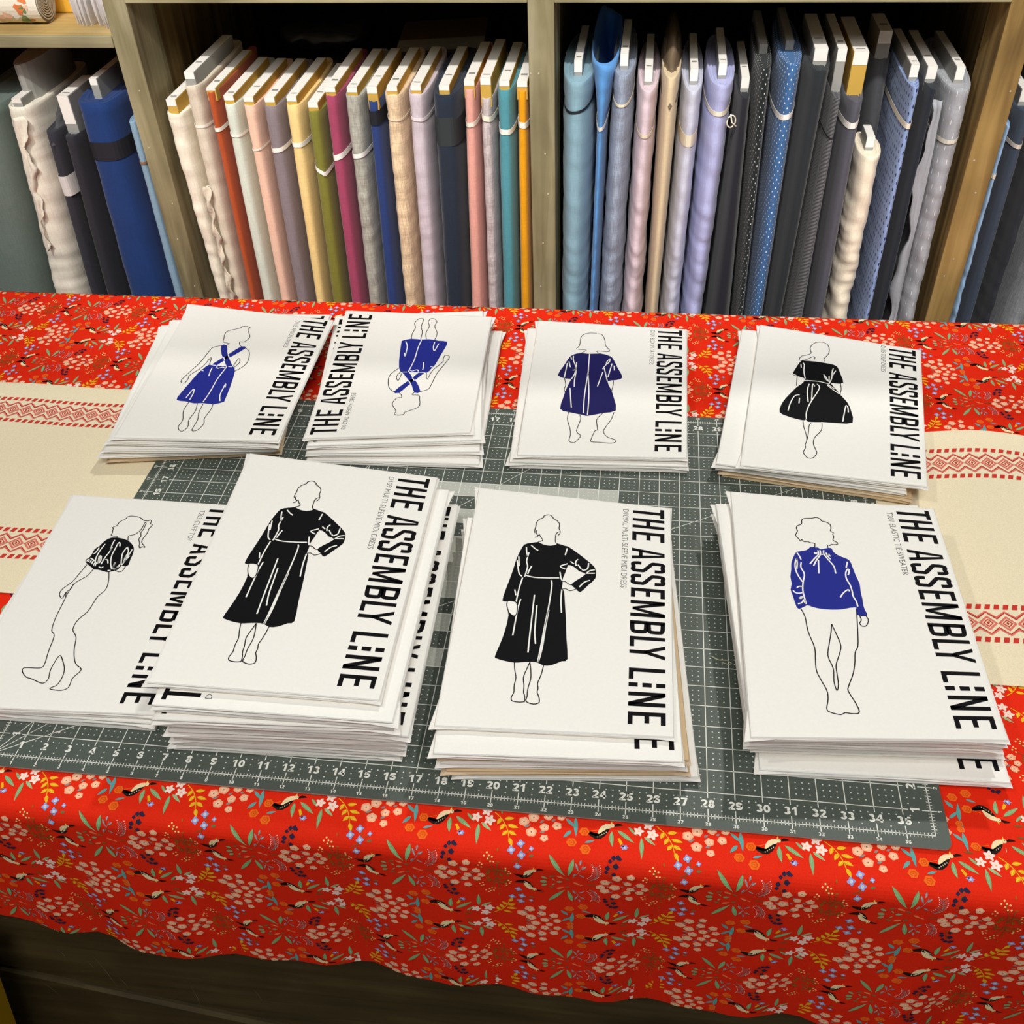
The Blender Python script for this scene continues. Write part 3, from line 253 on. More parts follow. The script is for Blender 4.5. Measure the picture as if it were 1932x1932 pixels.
BOLTS = json.loads(r'''[["teal grey cotton bolt at the far left edge of the left shelf bay","6f7f78",-0.962,-0.8823,0.265,-1.0425,-0.9233,-0.0693,{"pl":0.03,"no_board":1}],["white muslin bolt with a wide grey cardboard core at the left of the navy bolt","ece6d6",-0.8786,-0.8197,0.2658,-0.9191,-0.8454,-0.0694,{"wr":0.0025,"core":1,"loose":1}],["black bolt with a wide white paper band and a clear plastic cap","34343c",-0.8217,-0.7918,0.2267,-0.8409,-0.8114,-0.0695,{"band":[0.1353,"d8d5d2",0.034,0],"cap":1,"no_board":1}],["slim black bolt with a white paper label on its board, beside the navy bolt","2f2f36",-0.7913,-0.7621,0.2188,-0.8102,-0.7771,-0.0695,{"bh":0.06,"bw":0.02,"bl":0.1,"bf":0.02,"wlab":0.045}],["thick navy denim bolt with a black band, left of the left upright","1f3a70",-0.7585,-0.6843,0.2729,-0.775,-0.6838,-0.0696,{"band":[0.1971,"24242a",0.03,0],"bh":0.03,"bw":0.013,"wr":0.0012,"bf":0.03}],["light blue denim bolt half hidden behind the left upright","86a3b8",-0.6713,-0.649,0.245,-0.6776,-0.6521,-0.0697,{"band":[0.1785,"8d6a50",0.004,0],"no_board":1,"wr":0.001}],["cream cotton bolt next to the left upright, first in the middle bay","efe6d2",-0.609,-0.5664,0.258,-0.5961,-0.5679,-0.0698,{"wr":0.0028,"bh":0.022}],["oatmeal linen bolt with a crumpled lower edge beside the rust bolt","d9cdb9",-0.5655,-0.5285,0.302,-0.5651,-0.5365,-0.0698,{"wr":0.002,"band":[0.2395,"f4efe2",0.004,0],"ruffle":1,"bh":0.02,"grey":1}],["rust orange bolt with a white elastic band","b4522a",-0.5277,-0.5073,0.2921,-0.5339,-0.5159,-0.0698,{"band":[0.2356,"f6efe4",0.006,0.02],"bh":0.006}],["pale mint bolt with a white elastic, right of the rust bolt","d5dccd",-0.5068,-0.4755,0.2739,-0.5129,-0.4814,-0.0699,{"band":[0.2257,"f6f2e8",0.004,-0.03]}],["peach pink bolt with a thin elastic, right of the pale mint bolt","edc3ab",-0.4746,-0.444,0.2722,-0.4793,-0.4509,-0.0699,{"band":[0.2038,"f3e4d6",0.003,0.08]}],["mauve grey bolt with a white elastic, between peach and light yellow bolts","887c80",-0.443,-0.4073,0.2717,-0.4499,-0.4168,-0.0699,{"band":[0.2034,"f6f0e6",0.007,0.1]}],["light yellow bolt with a white elastic band","efd08c",-0.4062,-0.3724,0.2733,-0.4135,-0.387,-0.07,{"band":[0.2126,"f8f2e6",0.007,0]}],["olive green bolt with a pointed white elastic and a folded collar","7d7a33",-0.3718,-0.3414,0.2642,-0.3838,-0.3507,-0.07,{"band":[0.1685,"f8f4ea",0.007,0.22],"coll":1}],["plum magenta bolt with a white elastic","a34664",-0.3397,-0.3108,0.2881,-0.3493,-0.3185,-0.0701,{"band":[0.1936,"f6f0ea",0.009,0.15]}],["grey melange linen bolt with a white elastic, right of the plum bolt","a9a79c",-0.3091,-0.2724,0.288,-0.3166,-0.2852,-0.0701,{"band":[0.1968,"f6f0ea",0.007,0.1],"lin":1,"wr":0.002}],["royal navy bolt with a black elastic band in the middle bay","2c3f76",-0.2717,-0.2469,0.2803,-0.2835,-0.2537,-0.0701,{"band":[0.2563,"1e2028",0.022,0],"bh":0.022}],["light tan linen bolt with a crumpled top, between navy and lavender bolts","e3c8a4",-0.2458,-0.2093,0.2902,-0.2517,-0.2189,-0.0702,{"wr":0.0025,"lin":1,"band":[0.2542,"f0dcc0",0.003,-0.05]}],["pale lavender bolt in the middle bay","cfc2cb",-0.2083,-0.1727,0.2917,-0.2168,-0.1807,-0.0702,{"band":[0.2554,"ece0e4",0.005,-0.08],"wr":0.0016}],["midnight navy bolt with a dark elastic patch, right of the lavender bolt","27303e",-0.1717,-0.1216,0.2921,-0.1779,-0.1334,-0.0703,{"band":[0.2362,"33383a",0.045,0],"wr":0.0015}],["salmon pink bolt, narrow, with a cream elastic","e5a597",-0.1195,-0.0956,0.2995,-0.1316,-0.1018,-0.0703,{"band":[0.2482,"f3e6d6",0.007,0.05]}],["greyish lilac linen bolt with a cream elastic, left of the teal bolt","bfb3b3",-0.0948,-0.0703,0.2867,-0.1001,-0.0753,-0.0703,{"lin":1,"wr":0.0022,"band":[0.2575,"f1ead6",0.008,-0.12],"bh":0.03}],["teal blue bolt with a white elastic band","52939f",-0.0692,-0.0389,0.2992,-0.0741,-0.0447,-0.0704,{"band":[0.2374,"f2efe6",0.008,-0.02],"wr":0.001}],["mustard yellow bolt against the central upright","e59d12",-0.0379,-0.0165,0.2982,-0.043,-0.0193,-0.0704,{"band":[0.2484,"f6f0e2",0.009,-0.05],"wr":0.001}],["wide dusty light blue bolt with a dark cord, against the central upright","87a9b8",0.0276,0.0819,0.3116,0.0263,0.076,-0.0705,{"r":1,"band":[0.2687,"20262c",0.004,0.15],"wr":0.002}],["bright cornflower blue cloth roll with a flared open top","5b94d0",0.0852,0.1031,0.3391,0.0778,0.0932,-0.0705,{"r":1,"flare":1,"no_board":1,"band":[0.2434,"ece6dc",0.006,0.1],"wr":0.0025}],["grey blue linen bolt with a thin cream tie, behind the lilac pink bolt","96a0b3",0.1052,0.1416,0.3213,0.0947,0.1343,-0.0706,{"r":1,"lin":1,"wr":0.0035,"band":[0.2796,"efe3c6",0.004,0.02]}],["pale lilac pink bolt with a crumpled surface","dcc8d0",0.1434,0.1776,0.2991,0.1358,0.1708,-0.0706,{"r":1,"wr":0.004,"band":[0.2337,"e8d8c0",0.005,-0.03]}],["beige bolt with a plastic wrapped gathered top","dcc7a3",0.1787,0.21,0.3187,0.1766,0.2011,-0.0707,{"r":1,"wr":0.001,"cap":2,"no_board":1}],["very pale lilac blue bolt with a cream sash","c9cbdc",0.2106,0.2448,0.3,0.2034,0.2375,-0.0707,{"r":1,"wr":0.003,"band":[0.2273,"e8dcc4",0.018,0.02]}],["periwinkle bolt with a cream ribbon tied in a bow","b3b6e0",0.246,0.2916,0.3087,0.2401,0.2792,-0.0707,{"r":1,"wr":0.0035,"band":[0.2686,"f0e6d0",0.007,0],"bow":1}],["plain black bolt with a small white label, right of the periwinkle bolt","26262e",0.292,0.3157,0.2903,0.2837,0.3263,-0.0708,{"r":1,"bh":0.02}],["black bolt with tiny white dots","23282a",0.3152,0.3414,0.3326,0.3302,0.3465,-0.0708,{"r":1,"dots":"e6e6dc","nolab":1,"bf":0.075,"bh":0.012}],["denim blue bolt with tiny white dots and a white elastic","41699a",0.3469,0.3851,0.338,0.3491,0.3823,-0.0709,{"r":1,"dots":"eef0f0","band":[0.265,"f4f0ea",0.008,0.15],"wr":0.0015,"nolab":1,"bf":0.075,"bh":0.012}],["charcoal black bolt with a thick grey board, right of the blue dotted bolt","2a2f32",0.3876,0.4265,0.3294,0.3841,0.4141,-0.0709,{"r":1,"bw":0.02}],["dark grey herringbone bolt tucked behind the slate bolt","4a4a4e",0.4275,0.4458,0.2915,0.4167,0.4501,-0.0709,{"r":1,"bw":0.02,"tex":1,"bh":0.06,"band":[0.2351,"2c2c30",0.002,0]}],["slate grey bolt with a white elastic and a cardboard core","55555f",0.4468,0.4813,0.2869,0.4518,0.4832,-0.071,{"r":1,"bw":0.022,"bh":0.06,"band":[0.2536,"f4efe8",0.009,0.06],"kraft":1}],["short cream bolt with deep wrinkles in front of the dark bolts","efe3cc",0.4828,0.5196,0.2041,0.4843,0.5207,-0.071,{"r":1,"wr":0.004,"bh":0.02,"dep":0.105,"bl":0.05}],["dark grey bolt standing behind the short cream bolt","4b4c50",0.4918,0.5308,0.3091,0.5216,0.5389,-0.0711,{"r":1,"bw":0.02,"bh":0.04,"dy":0.115,"dep":0.13,"bl":0.09,"bf":0.01}],["light blue bolt with navy teardrop dots and a cream tie","8fa4d0",0.5318,0.5538,0.3078,0.5372,0.5563,-0.0711,{"r":1,"dots":"27345e","big":1,"wr":0.002,"band":[0.2538,"f0e6d2",0.008,-0.05]}],["blue black bolt left of the light grey dashed bolt","272d36",0.5581,0.5769,0.3054,0.5586,0.5795,-0.0711,{"r":1,"wr":0.001,"bw":0.02}],["light grey chambray bolt with white dashes and a twisted cord","a4a6ac",0.5826,0.6316,0.3047,0.595,0.6334,-0.0712,{"r":1,"dash":1,"wr":0.003,"band":[0.2319,"d8d4c6",0.006,0.12],"fold":1}],["sky blue bolt pressed against the right upright with horizontal gathers","94b6d8",0.6765,0.6902,0.2556,0.6771,0.6964,-0.0712,{"r":1,"wr":0.004,"band":[0.1798,"ece4d4",0.007,0],"no_board":1}],["dark slate bolt in the far right bay, beside the sky blue bolt","3c4757",0.6908,0.72,0.2741,0.6975,0.7228,-0.0713,{"r":1,"band":[0.2262,"cfc6b8",0.006,0]}],["charcoal crinkled bolt in the far right bay","2c2f36",0.7248,0.76,0.2632,0.7253,0.7531,-0.0713,{"r":1,"wr":0.003,"no_board":1}],["grey linen bolt at the far right edge of the photo","8a8d92",0.778,0.828,0.2094,0.7625,0.8144,-0.0714,{"r":1,"lin":1,"no_board":1}]]''')

# ------------------------------------------------------------------ setting: floor, wall
m = MB(); m.box((-3, -2.6, -.93), (3, 2.6, -.90)); tag(m.build('floor', FLOORW), kind='structure')
m = MB(); m.box((-3, 2.6, -.93), (3, 2.66, 2.4)); tag(m.build('wall_back', plain('dark_wall', '2a2622', .9)), kind='structure')

# ------------------------------------------------------------------ shelving unit
SH = empty('shelving_unit', (0, .95, -.9)); SL = Vector((0, -.95, .9))
tag(SH, 'weathered wooden shelving unit with open bays behind the red table', 'shelf')
def shelf_part(name, boxes, mat, label=None, dents=None):
    m = MB()
    for a, b in boxes: m.box([a[i]+SL[i] for i in range(3)], [b[i]+SL[i] for i in range(3)])
    o = m.build(name, mat, SH)
    bv = o.modifiers.new('edge', 'BEVEL'); bv.width = .0015; bv.segments = 2; bv.limit_method = 'ANGLE'
    if label: o['label'] = label
    return o
UP = [(-1.30, -1.262), (-.647, -.611), (-.0145, .0235), (.637, .676), (1.28, 1.318)]
for i, (a, b) in enumerate(UP):
    shelf_part('upright', [((a, .70, -.9), (b, .79, 0.87))], WOOD_Z2 if i == 3 else WOOD_Z, 'warm brown upright' if i == 3 else None)
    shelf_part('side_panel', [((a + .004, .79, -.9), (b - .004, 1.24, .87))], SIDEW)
def bay(i): return UP[i][1], UP[i+1][0]
for i in range(4):
    a, b = bay(i)
    zt = (.3635, .4265, .4265, .4265)[i]
    shelf_part('shelf_board', [((a, .705, zt), (b, 1.235, zt + .0015 + .016))], PLY if i == 0 else WOOD_X)
    shelf_part('shelf_edge', [((a, .698, zt), (b, .705, zt + .0175))], WOOD_X)
    shelf_part('shelf_board', [((a, .70, -.33), (b, 1.235, -.31))], WOOD_X)
    shelf_part('shelf_board', [((a, .70, .85), (b, 1.235, .87))], WOOD_X)
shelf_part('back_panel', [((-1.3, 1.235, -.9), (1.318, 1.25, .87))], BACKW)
# nail heads on uprights
NAIL = plain('nail_steel', 'd8d2c0', .4, .5, Metallic=.4)
for i, pts in {1: [(-.63, .05), (-.626, .30), (-.622, -.04), (-.636, .21), (-.622, .115)], 2: [(-.012, .33), (.0, .33), (.008, .21), (.012, .145), (-.002, -.02), (.003, .06)],
               3: [(.668, .31), (.645, .21), (.655, .05), (.648, .02), (.66, .16)]}.items():
    for x, z in pts:
        m = MB()
        F = [(x + .0013*math.cos(2*PI*k/8), .6994 - .95, z + .9 + .0013*math.sin(2*PI*k/8)) for k in range(8)]
        B_ = [(p[0], .7003 - .95, p[2]) for p in F]
        m.raw(F + B_, [tuple(range(8))] + [(k, k+8, (k+1) % 8 + 8, (k+1) % 8) for k in range(8)])
        m.build('nail_head', NAIL, SH)

# ------------------------------------------------------------------ table
TB = empty('work_table', (0, .1, -.9)); TL = Vector((0, -.1, .9))
tag(TB, 'large work table with dark stained base boards under the red floral cloth', 'table')
TX0, TX1 = -1.35, 1.25
def tpart(name, boxes, mat, label=None):
    m = MB()
    for a, b in boxes: m.box([a[i]+TL[i] for i in range(3)], [b[i]+TL[i] for i in range(3)])
    o = m.build(name, mat, TB)
    if label: o['label'] = label
    return o
tpart('tabletop', [((TX0, -.345, -.05), (TX1, .59, -.0055))], WOOD_X)
m = MB()
def panel_board(m, p, y0, y1):
    F = [(x + TL[0], y0 + TL[1], z + TL[2]) for x, z in p]; B = [(x + TL[0], y1 + TL[1], z + TL[2]) for x, z in p]
    n = len(F); m.raw(F + B, [tuple(range(n)), tuple(reversed(range(n, 2*n)))] + [(i, i+n, (i+1) % n + n, (i+1) % n) for i in range(n)])
SEAM = lambda x: -.622 - .267 * (x + .0)
panel_board(m, [(TX0, -.05), (TX0, SEAM(TX0) + .0004), (TX1, max(SEAM(TX1), -.88) + .0004), (TX1, -.05)], -.335, -.31)
m.build('front_board', BASEW, TB)
m = MB(); panel_board(m, [(TX0, SEAM(TX0) - .0006), (TX0, -.9), (1.0, -.9), (1.0, SEAM(1.0) - .0006)], -.335, -.31); m.build('front_board', BASEW, TB)
tpart('side_board', [((TX0, -.31, -.9), (TX0 + .02, .55, -.05))], BASEW)
tpart('side_board', [((TX1 - .02, -.31, -.9), (TX1, .55, -.05))], BASEW)
tpart('rear_board', [((TX0 + .02, .53, -.9), (TX1 - .02, .55, -.05))], BASEW)
# chalky scuffs on the front board
SCUFF = tint_mat('scuff', .9, 120, .3)
for x, z, a, l in [(-.50, -.40, 1.7, .03), (-.47, -.42, 1.75, .025), (-.455, -.47, 1.62, .09), (-.44, -.465, 1.7, .03), (-.64, -.45, 1.55, .02), (-.66, -.45, 1.55, .02), (-.26, -.46, 1.7, .03), (-.55, -.52, 1.9, .05), (-.35, -.5, 1.55, .06)]:
    P = [(x, z), (x + l*math.cos(a)*.5 + .001, z + l*math.sin(a)*.5), (x + l*math.cos(a), z + l*math.sin(a))]
    m = MB()
    for q in ribbon(P, .0011, .7): m.face([(c[0]+TL[0], -.3353+TL[1], c[1]+TL[2]) for c in q], lin('6e6044'))
    m.build('scuff_mark', SCUFF, TB)

# ------------------------------------------------------------------ tablecloth
ZC = -.0046; YB = .5945; YFr = -.345; RAD = .018
HX = [(-1.4, -.21), (-.9, -.215), (-.51, -.234), (-.42, -.255), (-.31, -.2706), (-.15, -.268), (.03, -.266), (.12, -.272), (.23, -.2864), (.30, -.280), (.37, -.2693), (.46, -.285), (.6, -.29), (.8, -.28), (1.4, -.27)]
def hem(x):
    for (a, p), (b, q) in zip(HX, HX[1:]):
        if a <= x <= b:
            t = (x - a) / (b - a); t = t*t*(3-2*t); return p + (q - p) * t + .002 * math.sin(x * 61)
    return -.26
ARC = RAD * PI / 2
def cloth(x, t, off=0.0):
    """t = unrolled depth: equals Y on the top, runs on below the front edge; returns point lifted by off"""
    if YFr <= t <= YB:
        lump = .0006 * math.sin(x*9+1) * math.sin(t*13)
        return (x, t, ZC + off + lump * 0)
    if t < YFr: d = YFr - t; sg = -1; y0 = YFr
    else: d = t - YB; sg = 1; y0 = YB
    if d < ARC:
        a = d / RAD; return (x, y0 + sg * (RAD + off) * math.sin(a), ZC - RAD + (RAD + off) * math.cos(a))
    h = d - ARC
    w = .005 * math.sin(x*17 + .6) + .004 * math.sin(x*41 + 2) + .002 * math.sin(x * 83)
    k = min(1, h / .2)
    return (x, y0 + sg * (RAD + off + .002 * k + w * k * (sg < 0)), ZC - RAD - h)
def tmin(x): return YFr - ARC - (-(hem(x)) + ZC - RAD)
RED = lin('e4280b')
m = MB()
NX = 150; xs = [TX0 - .02 + (TX1 - TX0 + .04) * i / NX for i in range(NX + 1)]
top_t = [YB + ARC + .16, YB + ARC + .08, YB + ARC] + [YB + ARC * (1 - k/6) for k in range(1, 6)] + [YB - (YB - YFr) * k / 24 for k in range(0, 25)]
rows = []
for x in xs:
    tm = tmin(x); ts = top_t + [YFr - ARC * k / 8 for k in range(1, 9)] + [YFr - ARC + (tm - YFr + ARC) * k / 14 for k in range(1, 15)]
    rows.append([cloth(x, t) for t in ts])
V = [p for r in rows for p in r]; nt_ = len(rows[0]); F = []
for i in range(NX):
    for j in range(nt_ - 1): F.append((i*nt_+j, i*nt_+j+1, (i+1)*nt_+j+1, (i+1)*nt_+j))
m.raw(V, F, RED)
# --- the print: one half repeat (mm), mirrored about the rows of birds
PX, PY = 151.2, 78.35
Cc = dict(peach='f7b48e', pe2='f9c8a6', cent='8a5a30', green='7fb07a', gr2='a3c48e', dgr='5d7a48', yel='e9b31e', yel2='f3cf4a', org='f26a1c', org2='d9520f', blue='8fa3dc', bl2='c9d2f0', navy='2a2440', wht='fbe3d6', crm='f6e0b0', blk='1c1512', teal='5fa8a4', grey='8f8a86', brn='7a5a28', brn2='94701f', coral='f08a5a', ylw='ffd98a')
Cc = {k: lin(v) for k, v in Cc.items()}
TILE = []
def blob(x, y, r, col, n=12, lob=0, amp=.0, sy=1.0, ph=0.0):
    TILE.append(([(x + r*(1+amp*math.cos(lob*a+ph))*math.cos(a), y + sy*r*(1+amp*math.cos(lob*a+ph))*math.sin(a)) for a in [2*PI*k/n for k in range(n)]], col))
def leaf(x0, y0, x1, y1, w, col, rib=None, bend=0.0):
    dx, dy = x1-x0, y1-y0; l = math.hypot(dx, dy); nx, ny = -dy/l, dx/l
    A = []; Bq = []
    for k in range(0, 8):
        t = k / 7; h = w/2 * math.sin(PI * t ** .8); b = bend * math.sin(PI*t)
        A.append((x0+dx*t+nx*(h+b), y0+dy*t+ny*(h+b))); Bq.append((x0+dx*t+nx*(b-h), y0+dy*t+ny*(b-h)))
    TILE.append((A[:-1] + Bq[::-1][:-1], col))
    if rib:
        for q in ribbon([(x0+dx*t+nx*bend*math.sin(PI*t), y0+dy*t+ny*bend*math.sin(PI*t)) for t in (.08, .35, .65, .92)], w*.12): TILE.append((list(q), rib))
def stem(P, w, col):
    for q in ribbon(smooth_line(P, 3), w): TILE.append((list(q), col))
def pflower(x, y, r, ph=0.0):
    blob(x, y, r, Cc['peach'], 20, 5, .09, .94, ph); blob(x, y, r*.62, Cc['pe2'], 12, 5, .06, .94, ph); blob(x, y, r*.14, Cc['cent'], 7)
def rose(x, y, r):
    blob(x, y, r, Cc['org'], 18, 6, .10, .95, .5); blob(x+.3, y, r*.62, Cc['org2'], 14, 5, .1); blob(x, y+.2, r*.42, Cc['org'], 10); blob(x+.2, y, r*.18, Cc['org2'], 7)
def bluef(x, y, r):
    blob(x, y, r, Cc['blue'], 20, 4, .24, 1, .8); blob(x, y, r*.5, Cc['bl2'], 10); blob(x, y, r*.2, Cc['yel2'], 6)
def whitef(x, y, r, ph=0):
    blob(x, y, r, Cc['wht'], 25, 5, .30, 1, ph); blob(x, y, r*.22, Cc['peach'], 6)
def bird(x, y, s=1.0, ang=0.0):
    ca, sa = math.cos(ang), math.sin(ang)
    def T(P): return [(x + s*(a*ca - b*1.18*sa), y + s*(a*sa + b*1.18*ca)) for a, b in P]
    def add(P, c): TILE.append((T(P), c))
    add([(-2, -2.5), (0, -5.5), (3.5, -7.6), (7, -8.2), (8.6, -8.0), (9.4, -6.4), (8.3, -4.6), (5, -2.2), (1, 2.2), (-2.5, 4.2), (-3.2, 1)], Cc['crm'])
    add([(8.3, -4.6), (7.2, -2), (4.2, 2.2), (0, 5.2), (-5, 5.6), (-10, 3.2), (-14, -1), (-9.5, 1.8), (-5, 3.2), (-1.8, 2.6), (1.8, -.8), (4.8, -3.4)], Cc['blk'])
    for k in range(5):
        a = 4.6 - k*1.9; add([(a, -1.5+k*1.15), (a+.9, -1.1+k*1.15), (a+.1, -.1+k*1.15)], Cc['crm'])
    add([(8.2, -8.4), (9.6, -11.2), (10.2, -8.2)], Cc['yel2'])
    add([(8.4, -8.2), (10.8, -8.7), (12.4, -7.6), (11.4, -5.6), (9.4, -5.2)], Cc['crm'])
    add([(11.9, -7.8), (14.5, -9.4), (18.5, -9.0), (20.4, -7.9), (17.5, -7.3), (15, -6.9), (12.2, -6.4)], Cc['blk'])
    blob(*T([(10.6, -7.4)])[0], .45*s, Cc['blk'], 6)
# row B (birds with roses): y grows away from the mirror line
bird(0, 19.5, 1.0)
leaf(15, 15.5, 31, 27, 4.2, Cc['green'], Cc['gr2']); leaf(10, 17, 11.5, 33, 4.2, Cc['green'], Cc['gr2'], .8); leaf(25, 11, 33, 19.5, 2.6, Cc['green'], Cc['gr2'])
leaf(22, 6, 31, 6.5, 2.2, Cc['brn'])
TILE.append(([(15.5, 24), (17.5, 23.2), (20.5, 28), (18.5, 30.5)], Cc['yel'])); blob(22.2, 32.2, 3.1, Cc['blue'], 16, 6, .3, .8); blob(22.2, 32.5, 1.2, Cc['bl2'], 7); blob(21, 31.2, 1.1, Cc['navy'], 6)
leaf(37.4, 21, 38, 42, 4.0, Cc['green'], Cc['gr2']); leaf(39.5, 19.5, 50, 27.5, 3.2, Cc['gr2'], Cc['green'])
whitef(34.6, 14.5, 4.0, .4); whitef(47.2, 16.8, 4.6); whitef(43.4, 7.6, 4.2, .8)
stem([(51, 8), (59, 15), (65, 25), (68, 36)], .8, Cc['yel'])
for a in [(61, 14, 70, 12.5), (64.5, 20, 75, 22), (66, 26, 74, 30), (67.6, 33, 71, 41), (57.5, 13.5, 54.8, 20.5), (61.5, 19, 58, 26), (65, 26, 60.5, 31.5)]:
    leaf(*a, 3.9, Cc['yel'], Cc['yel2'])
for i, (x, y, r) in enumerate([(79.4, 15, 4.9), (88, 9.8, 5.1), (87.2, 25.2, 4.9), (98.8, 19.2, 4.2), (110.4, 16.6, 4.2), (99.6, 30.2, 3.7), (101.5, 7.5, 4.2), (113.6, 7.0, 3.8), (92.5, 0.2, 4.6), (106, 0.5, 3.4)]):
    pflower(x, y, r, i*.9)
for a in [(80, 21, 86, 17.5), (94, 15, 98, 12), (105, 12, 109, 10), (95, 25, 100, 23.4), (83, 3, 88, 3)]: leaf(*a, 2.2, Cc['grey'])
leaf(118, 8, 128, 17, 3.2, Cc['teal']); leaf(127, 6, 128.6, 26, 3.9, Cc['teal']); leaf(124, 20, 117, 28, 3.6, Cc['teal']); leaf(137, 31, 146, 28, 2.4, Cc['teal']); leaf(128, -1, 128.5, 6, 2.2, Cc['teal'])
rose(136, 20, 4.5); rose(125, 32, 4.6); rose(138, 37.5, 4.8); rose(126, 3, 3.4)
stem([(141, 19), (148, 17)], .7, Cc['org'])
# small blue sprig
stem([(72, 55), (79, 50), (82, 40)], .7, Cc['brn']); stem([(77, 58), (79, 50), (89, 42)], .6, Cc['brn'])
for x, y, r in [(78.8, 37.6, 3.2), (70.6, 44, 3.2), (80.2, 47.6, 3.2), (77, 59, 3.1), (89, 41.4, 1.9)]: bluef(x, y, r)
leaf(87, 48, 92, 47, 2.2, Cc['dgr'])
# tuft with yellow buds
rt = random.Random(3)
for k in range(34):
    a = rt.uniform(0, 1); x = 56 + rt.gauss(0, 6.2); y = 76 - abs(rt.gauss(0, 10)); an = rt.uniform(0, PI)
    leaf(x, y, x + 3.6*math.cos(an), y + 3.6*math.sin(an), 1.2, Cc['brn'] if k % 2 else Cc['brn2'])
for a in [(57, 76, 50, 52), (57, 76, 66, 64), (57, 76, 45, 64), (57, 76, 58, 58)]: stem([(a[0], a[1]), ((a[0]+a[2])/2+1, (a[1]+a[3])/2), (a[2], a[3])], .55, Cc['brn'])
for x, y in [(48.5, 48), (46, 51), (50.5, 50.5), (53.5, 51.5), (49.5, 53.5), (55, 56), (52, 56), (42, 58.5), (40.5, 62), (44, 60.2), (43.5, 64.5), (66, 66), (69, 68), (70.5, 71), (68, 72.5), (66, 63), (38.5, 68), (41, 70)]: blob(x, y, .95, Cc['ylw'], 6)
# row A (bird and wreath)
bird(85, 70.5, .86, -.12)
leaf(105.4, 44.5, 121, 66.5, 4.2, Cc['green'], Cc['gr2']); leaf(128, 46.5, 123.4, 66, 4.4, Cc['green'], Cc['gr2'])
for a in [(130, 50, 133, 58), (136, 55.5, 140, 52.5), (130.5, 61, 128, 66), (134, 62.5, 139, 66.5), (135, 47, 134, 52)]: leaf(*a, 2.1, Cc['grey'], Cc['bl2'])
stem([(128, 68), (133, 60), (137, 52)], .5, Cc['grey'])
blob(101, 79, 3.2, Cc['green'], 10, 0, 0, .7); blob(99.6, 88, 0.1, Cc['green'], 5); blob(116.5, 84.5, .1, Cc['dgr'], 5)
leaf(99, 86, 104.5, 83, 3.2, Cc['green'], Cc['gr2']); leaf(113, 77.8, 119, 76.6, 3.2, Cc['green'], Cc['gr2']); leaf(106, 70, 112, 67.5, 2.0, Cc['dgr']); leaf(121, 71, 126, 72.5, 2.0, Cc['dgr']); leaf(109, 72.6, 111.5, 76, 1.6, Cc['green'])
for a in [(113, 67.5, 120.5, 71), (128.5, 76, 135, 80)]: leaf(*a, 2.6, Cc['coral'])
stem([(135, 79.5), (138, 80.5)], 1.3, Cc['coral'])
stem([(143.5, 71), (148, 66), (150, 60), (149, 52)], .6, Cc['grey'])
for k in range(9):
    t = k / 8; x = 145.2 + 4.6*math.sin(PI*t*.75); y = 70 - 17*t
    for sg in (-1, 1):
        stem([(x, y), (x + sg*3.2, y - 2.4)], .35, Cc['grey']); blob(x + sg*3.6, y - 2.7, .5, Cc['wht'], 5)
stem([(161, 62), (163, 52), (166, 44)], .6, Cc['brn'])
for x, y, r in [(164, 43, 2.0), (168, 42.4, 2.2), (161, 46, 1.7), (166.5, 50, 2.6), (159, 52, 2.2), (158, 56, 1.8), (165, 58, 2.1), (170, 43.5, 1.5)]: blob(x, y, r, Cc['navy'], 9, 4, .2)
for i, (x, y, r) in enumerate([(168, 66, 4.4), (180.5, 63.5, 3.7), (157.5, 72.5, 4.5), (178, 72, 3.5), (189.5, 72.8, 3.9), (166.5, 78.35, 5.0), (181, 79.5, 3.7), (194, 78.35, 3.6), (153.5, 79.5, 4.4)]): pflower(x, 78.35 - (78.35 - y)*1.25, r, i*.8)
for a in [(161, 68, 165, 71), (173, 68, 177, 67), (183, 74, 187, 76), (172, 75, 175, 78), (159, 77, 162, 79)]: leaf(*a, 1.9, Cc['grey'])
leaf(140, 78, 152, 77, 1.4, Cc['brn'])
prim = []
for poly, col in TILE:
    n = len(poly); cx = sum(p[0] for p in poly)/n; cy = sum(p[1] for p in poly)/n
    prim.append((poly, (cx, cy), col))
# two widths of the cloth meet under the front edge of the mat: (bird x, bird row y, x repeat, y scale, slope, t range)
TSEAM = -.3115
for BX, BT, PXR, SY, SLOPE, T0, T1 in ((.3074, -.3097, .1512, 1.0, 0.0, -9, TSEAM), (-.710, .4655, .1523, .960, -.0075, TSEAM, YB + .08)):
    for row in range(-9, 9):
        for half in (0, 1):
            base = BT + row * 2 * PY * SY * .001; sgn = -1 if half == 0 else 1
            if base + .09 < max(T0, tmin(0) - .03) or base - .09 > T1: continue
            for ix in range(-14, 16):
                ox = BX + ix * PXR
                if ox + .21 < -1.22 or ox - .02 > 1.12: continue
                for k, (poly, cen, col) in enumerate(prim):
                    if half and (abs(cen[1]) < 2.5 or abs(cen[1] - PY) < 2.5): continue   # motifs on the mirror line are printed once
                    off = .0003 + .0000016 * k
                    P3 = []; ok = True
                    for px_, py_ in [cen] + poly:
                        x = ox + px_ * .001; t = base + SLOPE * x + sgn * py_ * SY * .001
                        tm = tmin(x) if t < YFr else -9
                        if not P3:
                            if t < tm or t < T0 or t > T1: ok = False; break
                        t = min(max(t, tm), YB + .08)
                        P3.append(cloth(x, t, off))
                    if not ok: continue
                    n = len(poly); P3 = P3[1:] + P3[:1]
                    m.raw(P3, [(n, i, (i+1) % n) for i in range(n)] if sgn > 0 else [(n, (i+1) % n, i) for i in range(n)], col)
